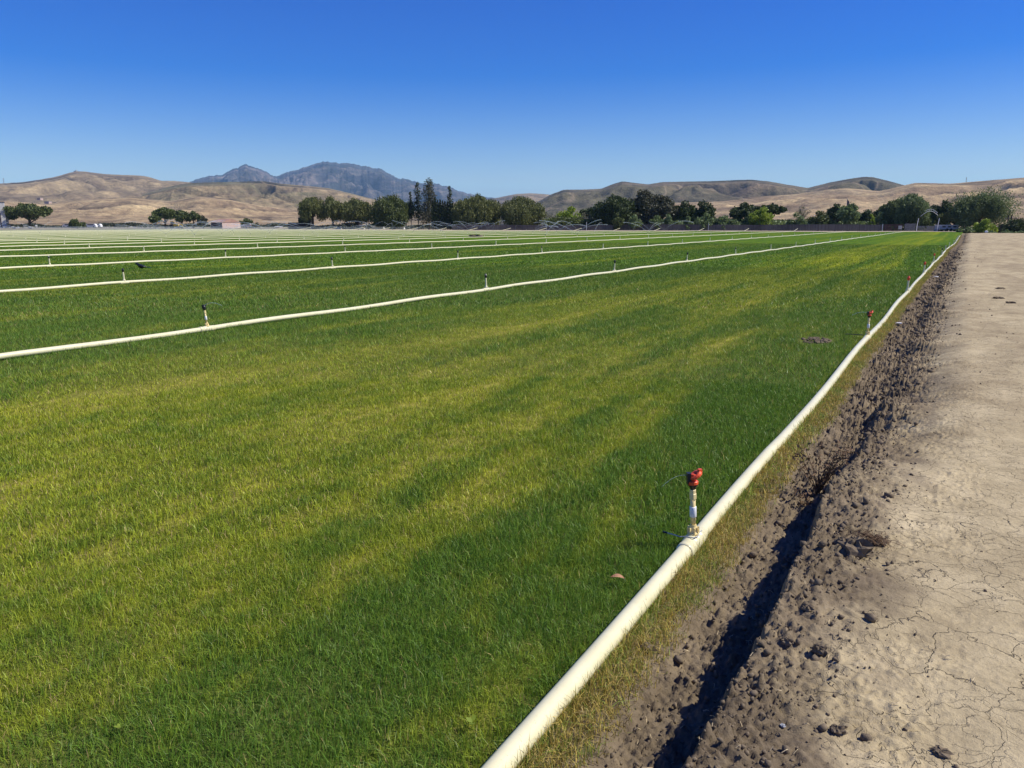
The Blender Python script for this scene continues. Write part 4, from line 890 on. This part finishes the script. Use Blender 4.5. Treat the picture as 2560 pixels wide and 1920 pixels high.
# ------------------------------------------------------------------ fence, gate, sign, arch, trailer, poles
def wall_run(a, b, h, name, mat, label, post_step=2.4, board=.14, cat='fence', postmat='polewood', lo=0.0):
    a, b = Vector(a), Vector(b); d = b-a; d.z = 0; L = d.length; t_ = d.normalized(); nrm = Vector((-t_.y, t_.x, 0)); rz = math.atan2(t_.y, t_.x); rr = random.Random(int(L*10))
    root = empty(name, a); mb = MB(); n = int(L/(board+.012)); off_ = 0
    for i in range(n):
        s0 = (i+.5)*L/n; hh = h+rr.gauss(0, .025)+.06*math.sin(s0*.15); c_ = t_*s0+nrm*rr.gauss(0, .008); mb.box((c_.x, c_.y, lo+hh/2), (board, .02, hh), rz)
    mb.build('boards', M[mat], root); mb = MB()
    for zz in (.35, h*.82): mb.box((t_.x*L/2+nrm.x*.035, t_.y*L/2+nrm.y*.035, lo+zz), (L, .045, .09), rz)
    mb.build('rails', M[postmat], root)
    np_ = int(L/post_step)+1
    if np_ <= 95:
        for i in range(np_): q = t_*(i*L/max(1, np_-1))+nrm*.11; MB().box((q.x, q.y, lo+h/2-.03), (.10, .10, h-.06), rz).build('post', M[postmat], root)
    return tag(root, label, cat)
def GP(px, depth): q = P(px, 572, depth); q.z = 0; return q
wall_run(GP(1130, 227), GP(1560, 212), 1.42, 'board_fence', 'fence', 'left stretch of the long weathered grey board fence behind the field', 2.6)
wall_run(GP(1560, 211.8), GP(2206, 200), 1.55, 'board_fence', 'fence', 'right stretch of the long weathered grey board fence behind the field', 2.6)
wall_run(GP(2210, 199.7), GP(2256, 199), 1.62, 'board_fence', 'redfence', 'short red brown board panel left of the pale gate', 2.4)
wall_run(GP(2261, 198.7), GP(2288, 198), 1.78, 'board_gate', 'palefence', 'pale vertical board gate beside the left arch post', 1.5, cat='gate')
o = MB().box((0, 0, .85), (.14, .14, 1.7)).build('fence_post', M['whitepaint']); o.location = GP(2206, 198.6); tag(o, 'white post at the left end of the red brown panel', 'post')
o = MB().tube([(0, 0, 0), (0, 0, 2.2)], .06, 8).build('fence_post', M['whitepaint']); o.location = GP(1466, 214); tag(o, 'thin white post in front of the board fence, under the grey bush', 'post')
o = MB().tube([(0, 0, 0), (0, 0, 1.9)], .08, 8).build('fence_post', M['greypaint']); o.location = GP(1771, 207); tag(o, 'grey post in front of the board fence below the grey green bushes', 'post')
# little striped sign board
sg = empty('sign_board', GP(2250, 197), YAW); MB().box((0, 0, .85), (.95, .04, 1.05)).build('board', M['barnwood'], sg)
for zz in (.52, .74, .96, 1.18): MB().box((0, -.035, zz), (.85, .02, .13)).build('white_strip', M['whitepaint'], sg)
for s_ in (-.42, .42): MB().box((s_, .05, .6), (.07, .05, 1.2)).build('leg', M['greypaint'], sg)
tag(sg, 'small board with white horizontal stripes leaning by the pale gate', 'sign')
# arch sign between two white posts
L1, L2 = GP(2291, 185), GP(2343, 184)
o = MB().tube([(0, 0, 0), (0.10, 0, 1.7), (.26, 0, 3.05)], .075, 8).build('gate_post', M['whitepaint']); o.location = L1; o.rotation_euler = (0, 0, YAW); tag(o, 'white leaning post left of the arched sign', 'post', 'white posts of the arched entrance')
o = MB().tube([(0, 0, 0), (0.10, 0, 1.7), (.24, 0, 3.0)], .075, 8).build('gate_post', M['whitepaint']); o.location = L2; o.rotation_euler = (0, 0, YAW); tag(o, 'white leaning post right of the arched sign', 'post', 'white posts of the arched entrance')
aw = (P(2344, 541, 194)-P(2298, 541, 194)).length; zc0 = P(2321, 541, 194).z; zc1 = P(2321, 528, 194).z
ar = empty('arched_sign', GP(2321, 194), YAW); mb = MB()
def archp(t_, up_=0): return Vector(((t_-.5)*aw, 0, zc0+(zc1-zc0)*math.sin(math.pi*t_)+up_))
mb.tube([archp(i/16) for i in range(17)], .05, 6); mb.tube([archp(i/16, .5) for i in range(4, 15)], .035, 6); mb.build('arch_frame', M['whitepaint'], ar)
mb = MB()
# block letters along the arch, a few strokes each
LET = {'L': [((0, 0), (0, 1)), ((0, 0), (.6, 0))], 'E': [((0, 0), (0, 1)), ((0, 0), (.6, 0)), ((0, .5), (.5, .5)), ((0, 1), (.6, 1))], 'T': [((.3, 0), (.3, 1)), ((0, 1), (.6, 1))], 'U': [((0, 0), (0, 1)), ((.6, 0), (.6, 1)), ((0, 0), (.6, 0))], 'R': [((0, 0), (0, 1)), ((0, 1), (.6, 1)), ((.6, 1), (.6, .5)), ((0, .5), (.6, .5)), ((.2, .5), (.6, 0))], 'F': [((0, 0), (0, 1)), ((0, .5), (.5, .5)), ((0, 1), (.6, 1))]}
for i, ch in enumerate('LETTER'):
    t_ = .33+i*.098; o_ = archp(t_, .08); sl_ = (archp(t_+.02)-archp(t_-.02)).normalized(); upv = Vector((-sl_.z, 0, sl_.x)); s_ = .36
    for (a_, b_) in LET[ch]: mb.tube([o_+sl_*a_[0]*s_+upv*a_[1]*s_, o_+sl_*b_[0]*s_+upv*b_[1]*s_], .028, 4)
mb.build('lettering', M['whitepaint'], ar)
for t_ in (.02, .98):
    q = archp(t_); MB().tube([(q.x*1.12, 0, 0), (q.x*1.12, 0, zc0-1.0), (q.x, 0, q.z)], .035, 6).build('support', M['darkwood'], ar)
tag(ar, 'thin arched metal sign with worn letters over the entrance', 'sign')
# wire fence to the right of the arch
wf = empty('wire_fence', GP(2294, 193)); a0 = GP(2294, 193); b0 = GP(2400, 188); dv = b0-a0
for i in range(9):
    q = dv*i/8; MB().tube([(q.x, q.y, 0), (q.x, q.y, 1.25)], .045, 6).build('post', M['greypaint'], wf)
mb = MB()
for zz in (.3, .6, .9, 1.2): mb.tube([(0, 0, zz), (dv.x, dv.y, zz)], .012, 4)
mb.build('wires', M['wire'], wf); tag(wf, 'low wire fence with grey posts right of the arched sign', 'fence')
wall_run(GP(2292, 199.5), GP(2336, 198.5), 1.15, 'board_fence', 'palefence', 'low pale board panel seen below the arched sign', 2.4)
# pale trailer / stock enclosure
def trailer(px, depth, L, H, W_, name, label, wallm='greypaint', wheels=True):
    r_ = empty(name, GP(px, depth), YAW+R(4)); mb = MB(); mb.box((0, 0, .55+H/2), (L, W_, H)); mb.box((0, 0, .5), (L*1.02, W_*.9, .12)); mb.build('body', M[wallm], r_)
    MB().box((0, 0, .56+H+.04), (L*1.03, W_*1.05, .09)).build('roof', M['whitepaint'], r_)
    for x_ in (-.28, .02, .3): MB().box((x_*L, -W_/2-.015, .55+H*.6), (L*.17, .03, H*.36)).build('window', M['glass'], r_)
    if wheels:
        for x_ in (-.1, .12):
            for s_ in (-1, 1): MB().tube([(x_*L, s_*(W_/2-.2), .35), (x_*L, s_*(W_/2+.02), .35)], .35, 14).build('wheel', M['tyre'], r_)
    return tag(r_, label, 'trailer')
trailer(2366, 186, 4.6, 0.85, 2.0, 'trailer', 'low pale trailer with dark windows under the leaning olive green tree')
ub = empty('concrete_bin', GP(2343, 187), YAW); MB().add([(-.55, -.5, 0), (.35, -.5, 0), (.35, .5, 0), (-.55, .5, 0), (-.25, -.4, 1.3), (.4, -.4, 1.3), (.4, .4, 1.3), (-.25, .4, 1.3)], [(0, 1, 5, 4), (1, 2, 6, 5), (2, 3, 7, 6), (3, 0, 4, 7), (0, 3, 2, 1)]).build('bin_wall', M['palefence'], ub); MB().box((.07, 0, 1.36), (.8, .95, .1)).build('rim', M['whitepaint'], ub)
tag(ub, 'pale tapered bin in front of the trailer', 'bin')
# utility poles
def upole(px, depth, ytop, label, arm=True):
    b_ = GP(px, depth); H = P(px, ytop, depth).z; r_ = empty('utility_pole', b_, YAW); MB().tube([(0, 0, -.2), (.05, 0, H)], [.17, .11], 8).build('pole', M['polewood'], r_)
    if arm:
        MB().box((0.02, 0, H-.9), (2.7, .10, .12)).build('crossarm', M['polewood'], r_)
        for x_ in (-1.2, -.6, .6, 1.2): MB().lathe([(.03, 0), (.05, .05), (.03, .16)], (x_, 0, H-.84), 6).build('insulator', M['greypaint'], r_)
    tag(r_, label, 'utility pole', 'utility poles by the right edge')
upole(2517, 172, 538, 'left of the two dark utility poles, slightly shorter, without crossarm', False); upole(2525, 166, 536, 'right of the two dark utility poles, with a crossarm')
for i, px in enumerate((2501,)): o = MB().tube([(0, 0, 0), (0, 0, 1.9)], .05, 6).build('fence_post', M['polewood']); o.location = GP(px, 158); tag(o, 'thin dark post left of the utility poles', 'post')
o = MB().blob((0, 0, .25), .28, (1, .8, .9), .2, 3, 6).build('white_marker', M['whitepaint']); o.location = GP(2467, 150); tag(o, 'small white object at the end of the road below the poplar', 'marker')
# flagpole
b_ = GP(2112, 232); zt = P(2112, 494, 232).z; r_ = empty('flagpole', b_, YAW); MB().tube([(0, 0, 0), (0, 0, zt)], [.07, .04], 8).build('pole', M['greypaint'], r_)
fv = [(0.05+1.5*(i/5)*(.35+.65*(j/5)), .12*math.sin(i*1.3+j), zt-.4-j*.42-.16*i) for j in range(6) for i in range(6)]
ff = [(j*6+i, j*6+i+1, (j+1)*6+i+1, (j+1)*6+i) for j in range(5) for i in range(5)]
mb = MB(); mb.add(fv, ff); mb.add([(a_, b2+.03, c_) for a_, b2, c_ in fv], [f[::-1] for f in ff]); mb.build('flag', M['flag'], r_)
tag(r_, 'flagpole with a limp dark flag rising above the trees', 'flagpole')
# lattice towers on the ridges
def tower(px, ybase, ytop, depth, label, wd=.16):
    b_ = P(px, ybase, depth); H = P(px, ytop, depth).z-b_.z; r_ = empty('lattice_tower', b_, YAW); mb = MB(); s0 = H*wd/2; s1 = s0*.35
    cs = [(a_, c_) for a_ in (-1, 1) for c_ in (-1, 1)]
    for a_, c_ in cs: mb.tube([(a_*s0, c_*s0, -5), (a_*s1, c_*s1, H)], H*.012, 4)
    for i in range(6):
        z0_, z1_ = H*i/6, H*(i+1)/6; q0 = s0+(s1-s0)*i/6; q1 = s0+(s1-s0)*(i+1)/6
        for s_ in (-1, 1): mb.tube([(-q0, s_*q0, z0_), (q1, s_*q1, z1_)], H*.007, 4); mb.tube([(q0, s_*q0, z0_), (-q1, s_*q1, z1_)], H*.007, 4)
    mb.build('lattice', M['greypaint'], r_); mb = MB()
    for z_ in (.72, .86): mb.tube([(-H*.13, 0, H*z_), (H*.13, 0, H*z_)], H*.012, 4)
    mb.build('crossarm', M['greypaint'], r_); tag(r_, label, 'tower')
tower(2415, 457, 443, 1500, 'small lattice power tower on the right tan ridge'); tower(10, 460, 445, 2950, 'lattice tower on the far left ridge', .12); 
o = MB().box((0, 0, 1.5), (13, 9, 4)).box((3, 0, 4.5), (4, 4, 3)).build('hilltop_building', M['greypaint']); o.location = P(190, 429.5, 2960); tag(o, 'tiny building on the summit of the left hill', 'building')
# left side buildings
def shed(name, px, depth, ytop, wpx, dep, wall, side, roof, label, gable=.25, rz=0.0, door=True, cat='shed'):
    r_ = empty(name, GP(px, depth), YAW+rz); W_ = wpx*depth/F; H = P(px, ytop, depth).z; He = H*(1-gable)
    mb = MB(); mb.box((0, 0, He/2), (W_, dep, He)); 
    mb.build('wall', M[wall], r_)
    if side: MB().box((W_/2+.06, 0, He/2), (.10, dep, He)).build('end_wall', M[side], r_)
    w2, d2 = W_/2+.25, dep/2+.25
    MB().add([(-w2, -d2, He), (w2, -d2, He), (w2, d2, He), (-w2, d2, He), (-w2, 0, H), (w2, 0, H)], [(0, 1, 5, 4), (2, 3, 4, 5), (0, 4, 3), (1, 2, 5), (0, 3, 2, 1)]).build('roof', M[roof], r_)
    if door: MB().box((-W_*.15, -dep/2-.03, He*.38), (W_*.22, .06, He*.76)).build('door', M['darkwood'], r_)
    return tag(r_, label, cat)
shed('barn', 565, 305, 547, 38, 9, 'barnwood', 'pinkwall', 'rustroof', 'weathered barn with a faded red roof and pale pink end wall', .38, R(-28), cat='barn')
shed('shed', 752, 262, 556, 46, 7, 'darkwood', None, 'darkwood', 'long dark flat roofed shed left of the pepper tree row', .06, 0)
shed('shed', 880, 268, 557, 42, 6, 'darkwood', None, 'darkwood', 'dark flat shed under the third pepper tree', .06, 0)
for i, (px, yt, wp, dp, lb) in enumerate(((812+35, 566, 12, 262, 'small white wall seen between the pepper trunks'), (905, 567, 12, 262, 'small white shed under the wide pepper tree'), (946, 565, 28, 262, 'white low building seen under the wide dark pepper tree'), (1006, 566, 10, 258, 'small white shed at the foot of the eucalyptus'))):
    shed('white_shed', px, dp, yt, wp, 3, 'whitepaint', None, 'whitepaint', lb, .1, door=False)
for i, (px, yt, wp, dp, lb) in enumerate(((147, 565, 18, 420, 'tiny pale flat roofed building right of the far left oak'), (365, 567, 20, 400, 'pale low shed left of the left-centre tree clump'), (325, 564, 8, 420, 'tiny white shed in the brush left of the tree clump'), (600, 561, 14, 395, 'pale shed between the barn and the small round tree'), (670, 569, 16, 350, 'pale green machinery shed left of the long dark shed'), (697, 566, 12, 345, 'small pale roofed shed left of the long dark shed'))):
    shed('farm_shed', px, dp, yt, wp, 5, 'pinkwall' if i % 2 else 'whitepaint', None, 'whitepaint', lb, .25, door=False)
for i, (px, py, w_) in enumerate(((518, 547, 7), (526, 547, 5), (532, 547, 6), (382, 546, 6), (370, 547, 9), (120, 506, 16), (100, 497, 12), (140, 509, 12))):
    q = P(px, py+1, 1050 if i < 5 else 1350); W_ = w_*q.length/F; r_ = empty('hillside_house', q, YAW)
    MB().box((0, 0, 0), (W_*(.6 if i > 4 else 1), 8, 5 if i < 5 else 3.5)).build('wall', M['whitepaint'] if i not in (3, 5, 6, 7) else M['pinkwall'], r_); MB().box((0, 0, 2.8 if i < 5 else 2.0), (W_*(.63 if i > 4 else 1.05), 9, .8)).build('roof', M['palefence' if i > 4 else ('whitepaint' if i % 2 else 'greypaint')], r_)
    tag(r_, ['leftmost tiny white house above the barn roof', 'middle tiny white house above the barn roof', 'rightmost tiny white house above the barn roof', 'tiny pinkish house on the rise left of the tree clump', 'tiny long white house on the rise left of the tree clump', 'pale pink quarry building low on the left hill', 'pale roofed building highest on the quarry road', 'pale building right of the quarry building'][i], 'house')
# concrete block tower at the left edge
r_ = empty('block_tower', GP(-1, 325), YAW+R(30)); H = P(0, 506, 325).z
MB().box((0, 0, H/2), (5.4, 5, H)).build('wall', M['block'], r_); MB().box((.9, -2.56, H/2), (.4, .12, H*.94)).build('pilaster', M['darkwood'], r_); MB().box((0, 0, H+.15), (5.8, 5.4, .3)).build('roof', M['barnwood'], r_); MB().box((3.1, -1, H*.33), (.9, 1.2, H*.3)).build('chute', M['palefence'], r_)
tag(r_, 'tall pale concrete block tower at the left edge', 'tower')
# heap of pale junk below the left oak, tractor, parked vehicles
mb = MB(); rr = random.Random(8)
for i in range(26): mb.box((rr.uniform(-8, 8), rr.uniform(-2, 2), rr.uniform(.1, 1.0)), (rr.uniform(.3, 1.5), rr.uniform(.2, .8), rr.uniform(.1, .6)), rr.uniform(0, 3))
o = mb.build('scrap_heap', M['greypaint']); o.location = GP(42, 322); o.rotation_euler = (0, 0, YAW); tag(o, 'heap of grey scrap between the block tower and the far left oak', 'scrap heap')
def tractor(px, depth, label):
    r_ = empty('tractor', GP(px, depth), YAW); MB().box((.9, 0, 1.25), (1.8, .8, .8)).box((-.2, 0, .95), (2.6, .7, .4)).build('body', M['yellow'], r_)
    MB().box((-.6, 0, 2.05), (1.1, 1.0, 1.0)).build('cab', M['glass'], r_); MB().box((-.6, 0, 2.62), (1.35, 1.2, .12)).build('cab_roof', M['yellow'], r_)
    for s_ in (-1, 1):
        MB().tube([(-.9, s_*.45, .75), (-.9, s_*.85, .75)], .75, 16).build('wheel', M['tyre'], r_); MB().tube([(1.3, s_*.45, .45), (1.3, s_*.75, .45)], .45, 14).build('wheel', M['tyre'], r_)
    MB().tube([(1.8, 0, 1.0), (2.9, 0, 1.6), (3.5, 0, .7)], .12, 6).build('loader_arm', M['yellow'], r_); tag(r_, label, 'tractor')
tractor(436, 310, 'yellow tractor with a cab parked under the left-centre tree clump')
def vehicle(px, depth, L, label, mat='whitepaint', name='parked_van'):
    r_ = empty(name, GP(px, depth), YAW); L2_ = L/2
    prof = [(-L2_, .35), (-L2_, 1.0), (-L2_*.82, 1.08), (-L2_*.55, 1.65), (L2_*.75, 1.7), (L2_*.98, 1.1), (L2_, .35)]
    n_ = len(prof); MB().add([(a_, -.85, b2) for a_, b2 in prof]+[(a_, .85, b2) for a_, b2 in prof], [tuple(range(n_))[::-1], tuple(range(n_, 2*n_))]+[(i, (i+1) % n_, n_+(i+1) % n_, n_+i) for i in range(n_)]).build('body', M[mat], r_)
    MB().box((.1*L2_, -.865, 1.35), (L*.5, .02, .4)).build('window', M['glass'], r_)
    for x_ in (-.6, .6):
        for s_ in (-1, 1): MB().tube([(x_*L2_, s_*.68, .34), (x_*L2_, s_*.88, .34)], .34, 12).build('wheel', M['tyre'], r_)
    tag(r_, label, 'vehicle')
vehicle(228, 345, 5.2, 'white vehicle parked in the brush right of the small round dark tree'); vehicle(243, 347, 4.2, 'second white vehicle, just right of the first one in the brush'); vehicle(170, 350, 4.0, 'pale vehicle parked left of the small round dark tree'); vehicle(618, 330, 4.2, 'pale pink vehicle parked below the small round tree by the barn', 'pinkwall')

# ------------------------------------------------------------------ spray mist over the far left rows, and the air
m = Mt('mist'); m.t.nodes.remove(m.b); pv = m.n('ShaderNodeVolumePrincipled'); pv.inputs['Color'].default_value = (0.93, 0.97, 0.98, 1); pv.inputs['Density'].default_value = 0.0045; pv.inputs['Anisotropy'].default_value = 0.2
m.l(pv.outputs[0], m.t.nodes['Material Output'].inputs['Volume'])
c8 = [(-245, 85), (-165, 105), (-124, 150), (-116, 174), (-236, 170)]
mb = MB(); n_ = len(c8); mb.add([(a_, b2, .02) for a_, b2 in c8]+[(a_, b2, 1.0) for a_, b2 in c8], [tuple(range(n_))[::-1], tuple(range(n_, 2*n_))]+[(i, (i+1) % n_, n_+(i+1) % n_, n_+i) for i in range(n_)])
tag(mb.build('spray_mist', m.m), 'thin white sprinkler mist low over the far left rows', 'mist', kind='stuff')
m = Mt('haze'); m.t.nodes.remove(m.b); pv = m.n('ShaderNodeVolumePrincipled'); pv.inputs['Color'].default_value = (0.40, 0.68, 1.0, 1); pv.inputs['Density'].default_value = 0.000055; pv.inputs['Anisotropy'].default_value = 0.0
m.l(pv.outputs[0], m.t.nodes['Material Output'].inputs['Volume'])
tag(MB().box((0, 0, 449), (38000, 38000, 902)).build('haze', m.m), 'thin blue air haze over the valley', 'haze', kind='stuff')
